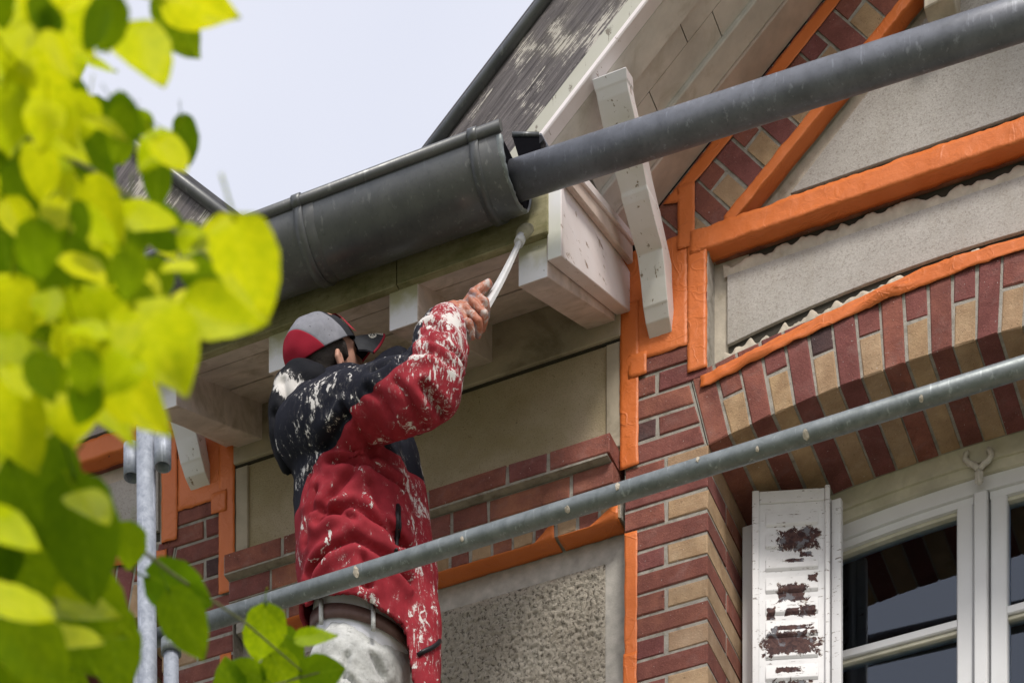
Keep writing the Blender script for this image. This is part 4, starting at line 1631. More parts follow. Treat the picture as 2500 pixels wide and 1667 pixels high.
def jacket_fill(bm):
    chain_into(bm, ch((838, 1085, -0.62, 0.125), (852, 1150, -0.62, 0.150), (862, 1220, -0.62, 0.160), (872, 1300, -0.615, 0.168), (880, 1380, -0.61, 0.172), (886, 1470, -0.60, 0.172), (890, 1560, -0.59, 0.17)), 3, 0.25)
    # shoulders, yoke
    chain_into(bm, ch((772, 1035, -0.66, 0.100), (835, 1000, -0.62, 0.100), (905, 1000, -0.55, 0.095)), 3, 0.3)
    # near sleeve: shoulder, elbow, cuff
    chain_into(bm, ch((758, 1062, -0.70, 0.098), (800, 1035, -0.745, 0.098), (868, 1002, -0.775, 0.092), (950, 977, -0.795, 0.085), (1025, 960, -0.80, 0.080), (1052, 945, -0.795, 0.078), (1064, 905, -0.77, 0.075), (1072, 865, -0.745, 0.073), (1080, 832, -0.715, 0.067), (1088, 812, -0.695, 0.060), (1092, 800, -0.685, 0.054)), 3, 0.25)
    # far shoulder and sleeve seen over the arm
    chain_into(bm, ch((915, 990, -0.52, 0.085), (950, 930, -0.50, 0.062), (975, 884, -0.52, 0.036)), 3, 0.3)
    chain_into(bm, ch((960, 940, -0.46, 0.06), (1015, 1010, -0.36, 0.05)), 3, 0.3)
    # front edge of the jacket hanging on the right
    chain_into(bm, ch((955, 1110, -0.54, 0.070), (972, 1200, -0.54, 0.076), (984, 1300, -0.55, 0.080), (992, 1400, -0.56, 0.084), (1004, 1500, -0.57, 0.080), (1014, 1600, -0.58, 0.068), (1020, 1720, -0.58, 0.062)), 3, 0.25)
    chain_into(bm, ch((965, 1085, -0.50, 0.05), (985, 1120, -0.50, 0.035)), 2, 0.3)


jacket = fuse('jacket', jacket_fill, 0.0065, 8, M['jred'], person)
JY = -0.80
L = lambda *pts, Y=JY: [A3(u, v, Y) for u, v in pts]
creases(jacket, [
    L((738, 1370), (795, 1325), (852, 1292), (905, 1305), (960, 1335)),
    L((770, 1262), (812, 1232), (848, 1212), (885, 1228), (965, 1255)),
    [0.8] + L((768, 1250), (808, 1185), (850, 1130)),
    [0.9] + L((716, 1420), (745, 1375), (775, 1345)),
    [0.7] + L((867, 1330), (872, 1360), (866, 1395)),
    [0.7] + L((760, 1180), (742, 1240), (730, 1300)),
    [1.3] + L((800, 1112), (850, 1108), (930, 1098), (985, 1060)),
    [0.8] + L((790, 1085), (830, 1065), (862, 1045)),
    [1.0] + L((1098, 1015), (1075, 1003), (1060, 985)),
    [0.8] + L((1010, 930), (1035, 900), (1068, 905)),
    [0.6] + L((940, 955), (975, 930), (1010, 905)),
    [0.9] + L((1042, 800), (1066, 796), (1082, 812)),
    [0.9] + L((985, 1420), (1000, 1480), (1020, 1540)),
    [0.7] + L((760, 1230), (850, 1245)),
], 0.0085, 0.017, 0.008)
creases(jacket, [L((745, 1130), (730, 1200)), L((880, 1150), (905, 1200), (930, 1260)), L((820, 1400), (850, 1385), (880, 1390)),
                 L((1000, 985), (1020, 1005), (1030, 1030)), L((930, 1000), (960, 1015), (975, 1045)), L((1060, 860), (1090, 870), (1115, 860)),
                 L((1052, 880), (1080, 900), (1108, 905)), L((860, 1030), (880, 1060), (885, 1090)), L((1000, 1250), (1030, 1290))], 0.007, 0.009, 0.004)
ruffle(jacket, 0.006, 13, 3)
ruffle(jacket, 0.0012, 45, 9, (1, 1, 0.6))
# open the hem, then colour the yoke: navy above a seam that runs from the back along the upper sleeve
bm = bmesh.new()
bm.from_mesh(jacket.data)
dead = [f for f in bm.faces if f.calc_center_median().z < zc(f.calc_center_median().x)]
bmesh.ops.delete(bm, geom=dead, context='FACES')
seam = [A3(u, v, -0.84) for u, v in ((690, 1175), (720, 1110), (783, 1062), (830, 1036), (868, 1008), (925, 972), (985, 928), (1012, 905))]
sxs, szs = [p[0] for p in seam], [p[2] for p in seam]
for e in bm.edges:
    if e.is_boundary:
        for v in e.verts:
            if v.co.x < -0.615:
                v.co.z = zc(v.co.x) + 0.004 * noise.noise(v.co * 20)
bm.to_mesh(jacket.data)
bm.free()
P = vcos(jacket.data)
over = P[:, 2] - np.interp(P[:, 0], sxs, szs)
over = np.minimum(over, (seam[-1][0] + (P[:, 2] - szs[-1]) * 0.05) - P[:, 0])
ya = jacket.data.attributes.new('yoke', 'FLOAT', 'POINT')
ya.data.foreach_set('value', (over * 20).astype(np.float32))
md = jacket.modifiers.new('thickness', 'SOLIDIFY')
md.thickness = 0.012
md.offset = -1
P = vcos(jacket.data)
elb = A3(1060, 930, -0.8)
cuf = A3(1110, 790, -0.72)
dens = 0.57 + 0.60 * np.exp(-(segdist(P, elb, cuf) / 0.080) ** 2) + 0.25 * np.exp(-(segdist(P, A3(985, 1150, -0.6), A3(1040, 1600, -0.62)) / 0.06) ** 2) \
    + 0.16 * np.exp(-(segdist(P, A3(745, 1130, -0.78), A3(745, 1290, -0.76)) / 0.03) ** 2) + 0.10 * np.exp(-(segdist(P, A3(780, 1010, -0.8), A3(980, 920, -0.85)) / 0.06) ** 2)
at_ = jacket.data.attributes.new('paint', 'FLOAT', 'POINT')
at_.data.foreach_set('value', dens.astype(np.float32))
# pocket zips
def onsurf(o, u, v, y0=-1.2):
    """first hit of the camera-side surface at the given spot"""
    d = FW + (u - CX) / FPX * RT + (HPX - v) / FPX * UPV
    d = Vector(tuple(d)).normalized()
    org = Vector(tuple(CAM))
    ok, loc, nor, _ = o.ray_cast(org, d)
    return (loc, nor) if ok else (None, None)


bpy.context.view_layer.update()


def surf_strip(name, uvs, w, mat, parent, lift=0.003, tgt=None):
    pts = []
    for u, v in uvs:
        loc, nor = onsurf(tgt or jacket, u, v)
        if loc is not None:
            pts.append(loc + nor * lift)
    if len(pts) > 1:
        return tube(name, pts, w, mat, parent, 8)


surf_strip('pocket_zip', [(970, 1235), (968, 1255), (971, 1275), (970, 1300), (968, 1325), (966, 1345)], 0.0055, M['zip'], person)
surf_strip('pocket_zip', [(974, 1238), (974, 1260), (977, 1285), (975, 1310)], 0.0035, M['zip'], person)
surf_strip('pocket_zip', [(1020, 1600), (1035, 1590), (1052, 1582), (1066, 1572), (1071, 1565)], 0.006, M['zip'], person)

# -- hood hanging on the back
def hood_fill(bm):
    chain_into(bm, ch((765, 935, -0.70, 0.046), (735, 930, -0.69, 0.050), (712, 960, -0.70, 0.052), (700, 1010, -0.70, 0.050), (697, 1060, -0.70, 0.044), (700, 1100, -0.70, 0.036), (704, 1130, -0.70, 0.022)), 3, 0.3)
    chain_into(bm, ch((735, 935, -0.66, 0.05), (760, 985, -0.70, 0.045), (735, 1030, -0.72, 0.035), (718, 1080, -0.72, 0.03)), 3, 0.3)


hood = fuse('hood', hood_fill, 0.005, 5, M['hoodc'], person)
creases(hood, [L((690, 930), (700, 985), (720, 1040), (715, 1110), Y=-0.75), L((745, 975), (722, 1010), (700, 1070), Y=-0.75), L((672, 1010), (690, 1060), (690, 1110), Y=-0.75)], 0.009, 0.010, 0.005)
ruffle(hood, 0.006, 22, 5)
P = vcos(hood.data)
dens = 0.46 + 1.5 * np.exp(-(segdist(P, A3(688, 940, -0.74), A3(724, 968, -0.75)) / 0.024) ** 2)
a_ = hood.data.attributes.new('paint', 'FLOAT', 'POINT')
a_.data.foreach_set('value', dens.astype(np.float32))

# -- trousers, shirt, belt
def trouser_fill(bm):
    chain_into(bm, ch((885, 1545, -0.59, 0.125), (882, 1600, -0.585, 0.130), (878, 1660, -0.58, 0.135)), 3, 0.25)
    for h, fx in ((hipL, 0.03), (hipR, -0.03)):
        k = np.array([h[0] + fx, h[1] - .02, (h[2] + deck) / 2 + .05])
        a = np.array([h[0] + fx, h[1] + .02, deck + 0.07])
        chain_into(bm, [(h, 0.112), (k, 0.088), (a, 0.075)], 2)


def shirt_fill(bm):
    chain_into(bm, ch((884, 1440, -0.60, 0.128), (886, 1500, -0.595, 0.133), (885, 1580, -0.59, 0.131), (884, 1620, -0.59, 0.118)), 3, 0.25)


trousers = fuse('trousers', trouser_fill, 0.008, 6, M['trouser'], person)
bw = A3(884, 1572, -0.59)
bm = bmesh.new()
bm.from_mesh(trousers.data)
tilt = lambda x: bw[2] + 0.012 - 0.30 * (x - bw[0])
bmesh.ops.delete(bm, geom=[f for f in bm.faces if f.calc_center_median().z > tilt(f.calc_center_median().x)], context='FACES')
bm.to_mesh(trousers.data)
bm.free()
creases(trousers, [L((862, 1535), (884, 1600), (905, 1680)), L((925, 1545), (958, 1610), (985, 1690)), L((800, 1600), (850, 1640), (900, 1650)), L((945, 1600), (985, 1580)), L((820, 1560), (800, 1660)), L((900, 1600), (940, 1660)), L((860, 1610), (830, 1690))], 0.0055, 0.010, 0.005)
ruffle(trousers, 0.006, 19, 2)
ruffle(trousers, 0.002, 60, 5)
shirt = fuse('shirt', shirt_fill, 0.008, 6, M['shirt'], person)
ruffle(shirt, 0.005, 20, 12)
vs, fs = [], []
for k in range(49):
    an = 2 * math.pi * k / 48
    for dz, rr in ((0.018, 0.139), (-0.018, 0.139), (-0.018, 0.133), (0.018, 0.133)):
        x = bw[0] + rr * math.cos(an)
        y = bw[1] + rr * math.sin(an)
        vs.append((x, y, tilt(x) + dz - 0.006))
for k in range(48):
    for q in range(4):
        fs.append((4 * k + q, 4 * k + (q + 1) % 4, 4 * k + 4 + (q + 1) % 4, 4 * k + 4 + q))
belt = mk('belt', vs, fs, M['belt'], person, True)
for an in (-1.95, -0.9):
    x, y = bw[0] + 0.143 * math.cos(an), bw[1] + 0.143 * math.sin(an)
    t = tube('belt_loop', [(x, y, tilt(x) + .022), (x, y, tilt(x) - .040)], 0.0065, M['trouser'], person, 8)

# -- hair and cap
def hair_fill(bm):
    for f, s, u, r in ((-0.02, 0, -0.005, 0.078), (-0.035, 0, -0.03, 0.068), (-0.01, 0.0, 0.0, 0.079)):
        ico_into(bm, hd(f, s, u), r, 3)
    chain_into(bm, [(hd(0.02, 0.072, -0.01), 0.012), (hd(0.02, 0.070, -0.035), 0.008)], 2)
    chain_into(bm, [(hd(0.02, -0.072, -0.01), 0.012), (hd(0.02, -0.070, -0.035), 0.008)], 2)


hair = fuse('hair', hair_fill, 0.005, 3, M['hair'], person)
ears = []
for sgn in (1, -1):
    e = fuse('ear', lambda bm: (chain_into(bm, [(hd(-0.012, sgn * 0.083, -0.022), 0.007), (hd(-0.022, sgn * 0.088, -0.032), 0.0075), (hd(-0.024, sgn * 0.088, -0.056), 0.007), (hd(-0.012, sgn * 0.084, -0.072), 0.0065), (hd(-0.002, sgn * 0.080, -0.062), 0.0075)], 2),
                                chain_into(bm, [(hd(-0.008, sgn * 0.079, -0.03), 0.008), (hd(-0.010, sgn * 0.079, -0.045), 0.008)], 2)), 0.002, 2, M['skin'], person)
nu, nv = 96, 40
vs, fs, mid_ = [], [], []
for i in range(nv + 1):
    ph = math.pi / 2 * i / nv
    for k in range(nu):
        an = 2 * math.pi * k / nu
        f = 0.104 * math.cos(ph) ** 0.85 * math.cos(an)
        s = 0.088 * math.cos(ph) ** 0.85 * math.sin(an)
        u = 0.092 * math.sin(ph) ** 1.05
        vs.append(hd(f - 0.1 * 0.10 * math.sin(ph), s, u))
for i in range(nv):
    for k in range(nu):
        fs.append((i * nu + k, i * nu + (k + 1) % nu, (i + 1) * nu + (k + 1) % nu, (i + 1) * nu + k))
def m_cap():
    s = NT('three_tone_cap_cloth')
    co = s.coord('World')
    a = s.n('ShaderNodeAttribute')
    a.attribute_name = 'red_panel'
    b = s.n('ShaderNodeAttribute')
    b.attribute_name = 'dark_panel'
    n_ = s.noise(co, 40, 4, 0.6)
    g = s.mix(s.ramp(n_, [(0.3, 0), (0.7, 1)]), (0.18, 0.185, 0.215), (0.25, 0.255, 0.29))
    g = s.mix(s.ramp(s.noise(co, 110, 3, 0.6), [(0.68, 0), (0.7, 0.8)]), g, (0.05, 0.05, 0.06))
    c = s.mix(s.ramp(s.math('ADD', s.math('MULTIPLY', a.outputs['Fac'], 100), 0.5), [(0.4, 0), (0.6, 1)]), g, (0.27, 0.014, 0.03))
    c = s.mix(s.ramp(s.math('ADD', s.math('MULTIPLY', b.outputs['Fac'], 100), 0.5), [(0.4, 0), (0.6, 1)]), c, (0.028, 0.03, 0.036))
    seam = s.math('MINIMUM', s.math('ABSOLUTE', a.outputs['Fac']), s.math('ABSOLUTE', b.outputs['Fac']))
    sm = s.ramp(s.math('MULTIPLY', seam, 100), [(0.08, 0.0), (0.3, 1.0)])
    return s.set(c, 0.92, normal=s.bump(s.math('ADD', sm, s.math('MULTIPLY', s.noise(co, 400, 2, 0.6), 0.3)), 0.4, 0.002), spec=0.15)


cap = mk('cap', vs, fs, m_cap(), person, True)
Q = vcos(cap.data) - np.array(RC)
qf, qu = Q @ np.array(hF), Q @ np.array(hU)
for nm, val in (('red_panel', -0.050 - 0.42 * (qu - .02) - qf), ('dark_panel', qf - (0.030 - 0.30 * (qu - .03)))):
    a_ = cap.data.attributes.new(nm, 'FLOAT', 'POINT')
    a_.data.foreach_set('value', val.astype(np.float32))
ruffle(cap, 0.004, 26, 4)
md = cap.modifiers.new('thickness', 'SOLIDIFY')
md.thickness = 0.002
# seams of the cap panels and the button
# brim: a curved sheet, black lining under it
bd = (hF * 0.96 - hU * 0.10).normalized()
bn = hU.copy()
bn = (bn - bd * bn.dot(bd)).normalized()
bs = bd.cross(bn)
if bs.y > 0:
    bs = -bs
BC = hd(0.092, 0, 0.012)
vs, fs = [], []
na, nbm = 16, 8
for j in range(nbm + 1):
    b = j / nbm
    for i in range(na + 1):
        a = -1 + 2 * i / na
        ln = 0.118 * math.sqrt(max(0.02, 1 - 0.82 * a * a))
        w = 0.076 * (1 - 0.10 * b)
        p = BC + bd * (b * ln - 0.028 * a * a) + bs * (a * w) - bn * (0.050 * a * a + 0.012 * b * b)
        vs.append(p)
for j in range(nbm):
    for i in range(na):
        fs.append((j * (na + 1) + i, j * (na + 1) + i + 1, (j + 1) * (na + 1) + i + 1, (j + 1) * (na + 1) + i))
brim = mk('brim', vs, fs, M['capblack'], person, True)
vs2 = [Vector(v) - bn * 0.0035 for v in vs]
mk('brim_lining', vs2, fs, M['underbrim'], person, True)
edge = [vs[nbm * (na + 1) + i] for i in range(na + 1)]
tube('brim_piping', [Vector(e) - bn * .0015 for e in edge], 0.0032, M['capred'], person, 8)


def brim_pt(a, b, lift=0.002):
    ln = 0.118 * math.sqrt(max(0.02, 1 - 0.82 * a * a))
    w = 0.076 * (1 - 0.10 * b)
    return BC + bd * (b * ln - 0.028 * a * a) + bs * (a * w) - bn * (0.050 * a * a + 0.012 * b * b) + bn * lift


# round white print with spokes and a pale blob near the brim edge, red mark on the crown
vs, fs = [brim_pt(0.52, 0.66)], []
for k in range(24):
    an = 2 * math.pi * k / 24
    vs.append(brim_pt(0.52 + 0.15 * math.cos(an), 0.66 + 0.13 * math.sin(an)))
fs = [(0, 1 + k, 1 + (k + 1) % 24) for k in range(24)]
mk('cap_print', vs, fs, M['capwhite'], person)
for k in range(6):
    an = 2 * math.pi * k / 6 + .3
    tube('cap_print', [brim_pt(0.52 + 0.05 * math.cos(an), 0.66 + 0.045 * math.sin(an), .003), brim_pt(0.52 + 0.105 * math.cos(an), 0.66 + 0.09 * math.sin(an), .003)], 0.0011, M['capblack'], person, 5)
vs = [brim_pt(a, b) for a, b in ((0.42, 0.80), (0.50, 0.97), (0.30, 0.98), (0.10, 0.96), (0.20, 0.80), (0.33, 0.74))]
mk('cap_print', vs, [(0, 1, 2, 3, 4, 5)], M['capwhite'], person)
for a0, a1 in ((0.05, 0.35), (0.45, 0.75)):
    vs = []
    for aa in (a0, a1):
        for ff in (0.070, 0.084):
            q = hd(ff, 0.05 * aa + 0.0, 0.0)
            # walk out to the crown surface
            s = 0.088 * aa
            u = 0.094 * math.sqrt(max(0, 1 - (ff / 0.106) ** 2 - (s / 0.09) ** 2)) + 0.004
            vs.append(hd(ff, s, u))
    mk('cap_print', vs, [(0, 1, 3, 2)], M['capred'], person)

# -- glove gripping the brush
h0, h1 = Vector(tuple(A3(1138, 822, -0.668))), Vector(tuple(A3(1268, 590, -0.555)))
hax = (h1 - h0).normalized()
ga = Vector((0, -1, 0)) - hax * Vector((0, -1, 0)).dot(hax)
ga.normalize()                                           # towards the viewer
gb = hax.cross(ga)                                       # sideways
if gb.x < 0:
    gb = -gb


def gp(t, r, ang):
    """point beside the handle: t metres up it, r out, angle from viewer side towards the right"""
    return h0 + hax * t + (ga * math.cos(ang) + gb * math.sin(ang)) * r


def glove_fill(bm):
    # wrist, palm and heel of the hand
    chain_into(bm, [(Vector(tuple(A3(1096, 806, -0.69))), 0.038), (Vector(tuple(A3(1108, 775, -0.675))), 0.037), (gp(0.030, 0.034, -1.35), 0.036), (gp(0.070, 0.034, -1.5), 0.032), (gp(0.100, 0.034, -1.6), 0.026)], 2, 0.25)
    chain_into(bm, [(gp(-0.005, 0.036, -0.7), 0.030), (gp(0.045, 0.036, -0.9), 0.030)], 2, 0.25)
    # four fingers wrapped round the handle, unequal
    for i, (t, ln) in enumerate(((0.118, 0.92), (0.090, 1.04), (0.062, 1.0), (0.036, 0.84))):
        pts = []
        for k in range(9):
            an = -1.5 + 3.3 * ln * k / 8
            bulge = 0.033 + (0.007 if k in (3, 6) else 0.0) - (0.006 if k == 8 else 0)
            pts.append((gp(t - 0.006 * k, bulge, an), 0.0132 - 0.0005 * k))
        chain_into(bm, pts, 2, 0.3)
    # thumb lies up the handle
    chain_into(bm, [(gp(0.060, 0.036, -1.2), 0.019), (gp(0.100, 0.034, -0.75), 0.0155), (gp(0.134, 0.027, -0.25), 0.0135), (gp(0.154, 0.022, 0.0), 0.0115)], 2, 0.3)


glove = fuse('glove', glove_fill, 0.0024, 3, M['glove'], person)
ruffle(glove, 0.0018, 70, 1)

# -- brush (held: a thing of its own)
brush = empty('paint_brush', h0)
tag(brush, 'long white handled paint brush held in the painter\'s glove', 'brush')


def brel(o):
    o.parent = brush
    o.matrix_parent_inverse = Matrix.Translation(-h0)
    return o


n = 10
vs, fs = [], []
for k in range(n + 1):
    t = k / n
    c = h0 + (h1 - h0) * t + gb * (0.010 * math.sin(t * 3.1))
    w = 0.0175 - 0.0095 * max(0, t - 0.30) / 0.70
    th = 0.0095 - 0.004 * t
    for a, b in ((-1, -.55), (-.55, -1), (.55, -1), (1, -.55), (1, .55), (.55, 1), (-.55, 1), (-1, .55)):
        vs.append(c + (gb * 0.93 + ga * 0.37) * (a * w) + (ga * 0.93 - gb * 0.37) * (b * th))
for k in range(n):
    for q in range(8):
        fs.append((8 * k + q, 8 * k + (q + 1) % 8, 8 * k + 8 + (q + 1) % 8, 8 * k + 8 + q))
fs += [tuple(range(8)), tuple(8 * n + q for q in range(8))]
brel(mk('brush_handle', vs, fs, M['plastic']))
tip = Vector(tuple(A3(1290, 548, -0.535)))
ax2 = (tip - h1).normalized()
brel(tube('ferrule', [h1 - ax2 * .006, h1 + ax2 * 0.016], 0.013, M['plastic'], None, 14))
vs, fs = [], []
sid = ax2.cross(Vector((0, 1, 0))).normalized()
oth = ax2.cross(sid)
for j, (t, w, d) in enumerate(((0.012, .017, .010), (0.03, .022, .013), (0.046, .023, .013), (0.054, .018, .008))):
    for k in range(14):
        an = 2 * math.pi * k / 14
        jj = 1 + 0.1 * noise.noise(Vector((k * 1.7, j * 2.3, 0)))
        vs.append(h1 + ax2 * t + sid * (w * jj * math.cos(an)) + oth * (d * jj * math.sin(an)))
for j in range(3):
    for k in range(14):
        fs.append((14 * j + k, 14 * j + (k + 1) % 14, 14 * j + 14 + (k + 1) % 14, 14 * j + 14 + k))
fs += [tuple(range(14)), tuple(42 + k for k in range(14))]
brel(mk('bristles', vs, fs, M['bristle'], None, True))

# ------------------------------------------------------------------ tree in front
def m_leaf(name, d0, d1, t0, t1, tn, gl):
    s = NT(name)
    r = s.rand()
    co = s.coord('Object')
    x, y, z = s.xyz(co)
    n = s.noise(co, 9, 3, 0.5)
    vein = s.n('ShaderNodeTexWave')
    vein.bands_direction = 'DIAGONAL'
    dcol = s.mix(r, d0, d1)
    tcol = s.mix(r, t0, t1)
    ax_ = s.math('ABSOLUTE', x)
    rib = s.ramp(ax_, [(0.008, 1.0), (0.025, 0.0)])
    tcol = s.mix(s.math('MULTIPLY', rib, 0.2), tcol, [min(1, v * 1.3 + .02) for v in t1])
    sv = s.math('FRACT', s.math('ADD', s.math('MULTIPLY', y, 7.0), s.math('MULTIPLY', ax_, -5.0)))
    side_v = s.ramp(sv, [(0.0, 1.0), (0.10, 0.0), (0.90, 0.0), (1.0, 1.0)])
    tcol = s.mix(s.math('MULTIPLY', side_v, 0.30), tcol, tn)
    tcol = s.mix(s.ramp(n, [(0.3, 0.0), (0.75, 0.55)]), tcol, tn)
    d = s.n('ShaderNodeBsdfDiffuse')
    t = s.n('ShaderNodeBsdfTranslucent')
    g = s.n('ShaderNodeBsdfGlossy')
    g.inputs['Roughness'].default_value = 0.35
    s.l(dcol, d.inputs[0])
    s.l(tcol, t.inputs[0])
    ad = s.n('ShaderNodeAddShader')
    s.l(d.outputs[0], ad.inputs[0])
    s.l(t.outputs[0], ad.inputs[1])
    mx = s.n('ShaderNodeMixShader')
    fr = s.n('ShaderNodeFresnel')
    fr.inputs[0].default_value = 1.35
    s.l(s.math('MULTIPLY', fr.outputs[0], gl), mx.inputs[0])
    s.l(ad.outputs[0], mx.inputs[1])
    s.l(g.outputs[0], mx.inputs[2])
    s.l(mx.outputs[0], s.out.inputs[0])
    return s.m


M['leaf'] = m_leaf('lit_leaf', (0.05, 0.09, 0.004), (0.07, 0.11, 0.005), (0.38, 0.43, 0.003), (0.60, 0.56, 0.006), (0.20, 0.29, 0.002), 0.15)
M['leafd'] = m_leaf('shaded_leaf', (0.03, 0.065, 0.003), (0.045, 0.085, 0.003), (0.11, 0.185, 0.002), (0.28, 0.35, 0.003), (0.06, 0.125, 0.002), 0.10)  # darker copy of the leaf above, shade put into its colours
M['bark'] = m_plain('bark', (0.12, 0.095, 0.07), nscale=30, bstr=0.6, bscale=80)
M['twig'] = m_plain('green_twig', (0.14, 0.15, 0.05), nscale=30)

leaf_me = []
leaf_me2 = []
for v in range(5):
    # heart shaped blade, unit length along +y, folded on the midrib and curling at the tip
    n = 12
    vs, fs = [], []
    fold = (0.12, 0.05, 0.18, 0.08, 0.15)[v]
    curl = (0.10, 0.22, -0.08, 0.30, 0.05)[v]
    wid = (0.42, 0.38, 0.34, 0.44, 0.37)[v]
    for i in range(n + 1):
        t = i / n
        w = wid * (math.sin(math.pi * min(1, t * 0.96 + 0.06) ** 0.80)) ** 0.75 if 0 < t < 1 else (0.05 if t == 0 else 0.0)
        w *= 1 + 0.025 * math.sin(i * 2.3 + v)
        zc_ = -curl * t * t
        bend = 0.04 * math.sin(t * 5 + v)
        for a in (-1, -0.55, 0, 0.55, 1):
            vs.append((a * w + bend * 0.3, t - (0.07 * abs(a) if t < 0.2 else 0), zc_ + fold * abs(a) * w + 0.03 * math.sin(a * 4 + t * 6 + v)))
    for i in range(n):
        for q in range(4):
            fs.append((5 * i + q, 5 * i + q + 1, 5 * i + 6 + q, 5 * i + 5 + q))
    k = len(vs)
    for t, w, z in ((0.02, .020, 0.0), (-0.10, .014, 0.02), (-0.22, .013, 0.06), (-0.34, .014, 0.13)):
        vs += [(-w + 0.03 * math.sin(v + t * 5), t, z), (w + 0.03 * math.sin(v + t * 5), t, z), (0.03 * math.sin(v + t * 5), t, z + w * 1.4)]
    for q in range(3):
        for e in range(3):
            fs.append((k + 3 * q + e, k + 3 * q + (e + 1) % 3, k + 3 * q + 3 + (e + 1) % 3, k + 3 * q + 3 + e))
    me = bpy.data.meshes.new('leaf')
    me.from_pydata(vs, [], fs)
    for p in me.polygons:
        p.use_smooth = True
    me.materials.append(M['leaf'])
    leaf_me.append(me)
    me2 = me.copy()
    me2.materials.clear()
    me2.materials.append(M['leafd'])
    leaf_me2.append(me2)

tree = empty('tree', tuple(np.array([0.2, -5.2, 0.0])))
tree.location = (0.25, -4.9, 0)
tag(tree, 'young broadleaf tree with bright yellow-green spring leaves in front of the house', 'tree')
TL = Vector(tree.location)
trunk = tube('trunk', [(0.25, -4.9, 0), (0.24, -4.92, 1.6), (0.28, -4.88, 3.0), (0.22, -4.92, 4.2), (0.3, -4.9, 5.2)], 0.06, M['bark'], None, 14, radii=[0.075, 0.06, 0.048, 0.034, 0.016])
trunk.parent = tree
trunk.matrix_parent_inverse = Matrix.Translation(-TL)


def tw(name, pts, r0, r1):
    n = len(pts)
    o = tube(name, pts, r0, M['twig'], None, 8, radii=[r0 + (r1 - r0) * i / (n - 1) for i in range(n)])
    o.parent = tree
    o.matrix_parent_inverse = Matrix.Translation(-TL)


def tp(u, v, D):
    return Vector(tuple(atd(u, v, D)))


def leaf(u, v, D, size, ang, kind, var=None):
    """u,v = photo spot of the leaf middle, size in photo px, ang = image direction of the tip (deg, 0 = right, 90 = up)"""
    c = tp(u, v, D)
    L_ = size / FPX * D
    a = math.radians(ang)
    tip = Vector(tuple(math.cos(a) * RT + math.sin(a) * UPV))
    view = (Vector(tuple(CAM)) - c).normalized()
    if kind == 'b':
        nrm = SDIR * random.uniform(0.5, 1.0) + view * -0.55
    elif kind == 'd':
        nrm = SDIR.cross(tip).cross(SDIR) * 0.2 + view * 0.9 + Vector((random.uniform(-.3, .3), 0, random.uniform(-.3, .1)))
        nrm = nrm - SDIR * nrm.dot(SDIR) * 0.85
    else:
        nrm = SDIR * 0.35 - view * 0.5
    nrm += Vector((random.uniform(-1, 1), random.uniform(-1, 1), random.uniform(-1, 1))) * 0.22
    # tip direction projected into the blade
    t = tip - view * tip.dot(view)
    t = (t - nrm * t.dot(nrm) / nrm.length_squared).normalized()
    nrm = (nrm - t * nrm.dot(t)).normalized()
    xax = t.cross(nrm)
    m = Matrix((xax, t, nrm)).transposed().to_4x4()
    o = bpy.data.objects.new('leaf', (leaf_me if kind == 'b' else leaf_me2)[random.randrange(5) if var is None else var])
    m = Matrix.Translation(c - t * L_ * 0.5) @ m @ Matrix.Diagonal((L_, L_, L_, 1))
    COL.objects.link(o)
    o.parent = tree
    o.matrix_parent_inverse = Matrix.Translation(-TL)
    o.matrix_world = m
    o.matrix_basis = m


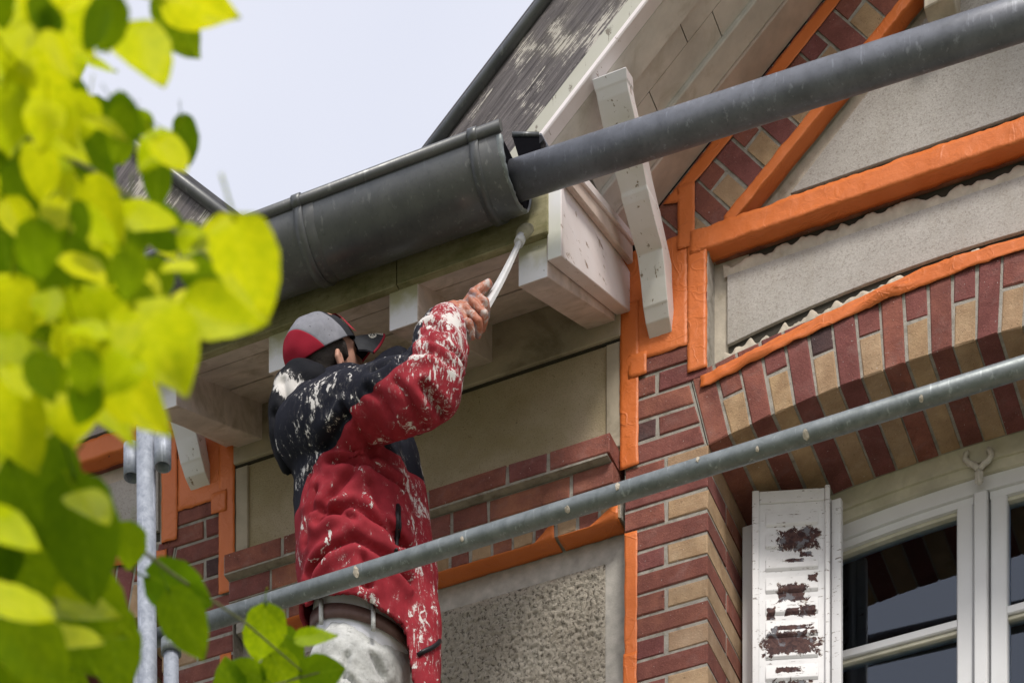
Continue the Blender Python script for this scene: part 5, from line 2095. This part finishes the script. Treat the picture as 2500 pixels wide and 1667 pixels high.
# the leaves one can tell apart in the picture
LV = [
    (490, 5, 2.35, 210, -20, 'b'), (440, 60, 2.6, 190, -55, 'd'), (355, 150, 2.25, 260, -80, 'b'), (235, 165, 2.5, 130, -75, 'b'),
    (115, 240, 2.3, 250, -65, 'b'), (40, 60, 2.4, 230, -30, 'b'), (150, 60, 2.35, 240, -60, 'b'), (60, 100, 2.55, 200, -100, 'd'),
    (230, 50, 2.4, 180, -85, 'b'), (335, 293, 2.6, 90, 170, 'd'), (380, 360, 2.4, 150, -110, 'b'), (420, 380, 2.35, 140, -70, 'b'),
    (455, 345, 2.7, 110, -80, 'd'), (285, 360, 2.75, 110, -120, 'd'), (20, 300, 2.3, 200, -85, 'b'), (160, 340, 2.35, 160, -40, 'b'),
    (60, 420, 2.6, 190, -70, 'd'), (120, 400, 2.4, 130, -110, 'b'), (225, 420, 2.7, 190, -50, 'd'), (380, 450, 2.75, 120, -100, 'd'),
    (255, 510, 2.35, 170, -60, 'b'), (370, 520, 2.4, 150, 20, 'b'), (310, 530, 2.5, 120, -130, 'b'), (55, 560, 2.4, 170, -70, 'b'),
    (20, 650, 2.7, 260, -80, 'd'), (130, 580, 2.5, 180, 0, 'b'), (175, 500, 2.45, 200, -75, 'b'), (300, 600, 2.6, 190, -100, 'd'),
    (410, 560, 2.55, 150, -20, 'd'), (395, 600, 2.6, 110, -60, 'b'), (465, 590, 2.4, 110, -110, 'b'), (530, 580, 2.4, 160, 200, 'b'),
    (610, 670, 2.2, 290, -78, 'b'), (555, 780, 2.25, 260, -30, 'b'), (500, 670, 2.6, 170, 175, 'd'), (490, 760, 2.3, 180, -50, 'b'),
    (165, 700, 2.35, 230, -95, 'd'), (80, 770, 2.35, 180, -100, 'b'), (255, 640, 2.5, 220, -60, 'b'), (290, 760, 2.45, 220, -70, 'b'),
    (345, 700, 2.5, 160, -80, 'b'), (240, 800, 2.35, 230, -75, 'b'), (380, 690, 2.6, 110, -120, 'd'), (20, 760, 2.3, 200, -90, 'b'),
    (395, 850, 2.2, 300, -72, 'b'), (340, 830, 2.45, 240, -80, 'd'), (330, 960, 2.25, 260, -40, 'b'), (250, 970, 2.3, 260, -60, 'b'),
    (160, 950, 2.25, 280, -85, 'b'), (60, 900, 2.3, 260, -80, 'b'), (30, 1010, 2.25, 260, -70, 'b'), (100, 1010, 2.3, 230, -100, 'b'),
    (290, 880, 2.4, 220, -95, 'b'), (200, 880, 2.35, 220, -80, 'b'), (370, 1000, 2.6, 120, -40, 'd'), (40, 880, 2.5, 150, -90, 'd'),
    (225, 1250, 2.3, 190, -78, 'b'), (205, 1330, 2.45, 300, -80, 'd'), (130, 1180, 2.6, 280, -60, 'd'), (60, 1120, 2.7, 260, -100, 'd'),
    (20, 1310, 2.15, 230, -60, 'b'), (40, 1480, 2.15, 260, -55, 'b'), (150, 1300, 2.6, 200, -140, 'd'),
    (440, 1440, 3.1, 200, -25, 'd'), (455, 1530, 3.0, 180, -65, 'd'), (315, 1335, 2.8, 110, -100, 'd'),
    (250, 1480, 2.8, 220, -45, 'd'), (280, 1600, 2.9, 220, -80, 'd'), (160, 1420, 2.6, 260, -100, 'd'), (90, 1600, 2.3, 280, -60, 'd'),
    (30, 1630, 2.4, 260, -80, 'd'), (190, 1560, 2.8, 220, -60, 'd'), (120, 1500, 2.7, 200, -20, 'd'), 
    (645, 1555, 3.7, 150, -88, 'd'), (775, 1560, 3.6, 120, 15, 'm'), (790, 1640, 3.7, 130, 10, 'd'),
    (705, 1600, 3.9, 130, -70, 'd'), (600, 1640, 3.8, 120, 160, 'd'), (700, 1660, 3.8, 150, -60, 'd'), (560, 1660, 3.8, 120, 100, 'd'),
    (70, 1390, 2.5, 240, -70, 'd'), (90, 1240, 2.45, 240, -60, 'd'),
]
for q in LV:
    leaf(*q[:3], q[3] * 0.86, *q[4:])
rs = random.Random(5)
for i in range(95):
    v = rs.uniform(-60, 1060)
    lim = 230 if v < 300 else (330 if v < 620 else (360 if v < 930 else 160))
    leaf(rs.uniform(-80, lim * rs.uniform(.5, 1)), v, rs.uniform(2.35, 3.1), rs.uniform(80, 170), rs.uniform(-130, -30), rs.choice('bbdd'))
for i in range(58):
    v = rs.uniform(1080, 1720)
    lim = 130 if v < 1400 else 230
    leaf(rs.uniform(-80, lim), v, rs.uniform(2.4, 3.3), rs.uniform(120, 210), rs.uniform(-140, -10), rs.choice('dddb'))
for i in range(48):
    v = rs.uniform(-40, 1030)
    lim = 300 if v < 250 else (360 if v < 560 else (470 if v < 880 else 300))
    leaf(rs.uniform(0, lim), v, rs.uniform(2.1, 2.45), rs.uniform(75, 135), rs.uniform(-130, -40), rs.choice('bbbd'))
# twigs that carry them
for pts, r0, r1 in (([(-160, 300, 2.6), (60, 330, 2.55), (250, 430, 2.5), (420, 560, 2.5), (520, 640, 2.45)], .0035, .001),
                    ([(-160, 100, 2.5), (60, 20, 2.45), (250, -20, 2.45), (460, -40, 2.4)], .003, .001),
                    ([(-160, 820, 2.6), (60, 720, 2.55), (220, 740, 2.5), (400, 760, 2.45)], .0035, .001),
                    ([(-100, 1250, 2.9), (100, 1180, 2.8), (240, 1260, 2.8), (420, 1400, 3.0), (600, 1520, 3.5), (740, 1640, 3.7)], .0035, .001),
                    ([(150, 1800, 3.2), (400, 1720, 3.5), (640, 1680, 3.7), (780, 1640, 3.7)], .003, .001),
                    ([(-100, 1600, 2.7), (120, 1500, 2.7), (300, 1480, 2.9)], .003, .001)):
    tw('twig', [tp(*p) for p in pts], r0, r1)
for p in ((-160, 300, 2.6), (-160, 100, 2.5), (-160, 820, 2.6), (-100, 1250, 2.9), (-100, 1600, 2.7), (150, 1800, 3.2)):
    e = tp(*p)
    tw('limb', [Vector((0.27, -4.9, max(1.2, e.z - 0.55))), (e + Vector((0.27, -4.9, e.z - 0.3))) / 2 + Vector((0, 0, -.05)), e], .016, .006)
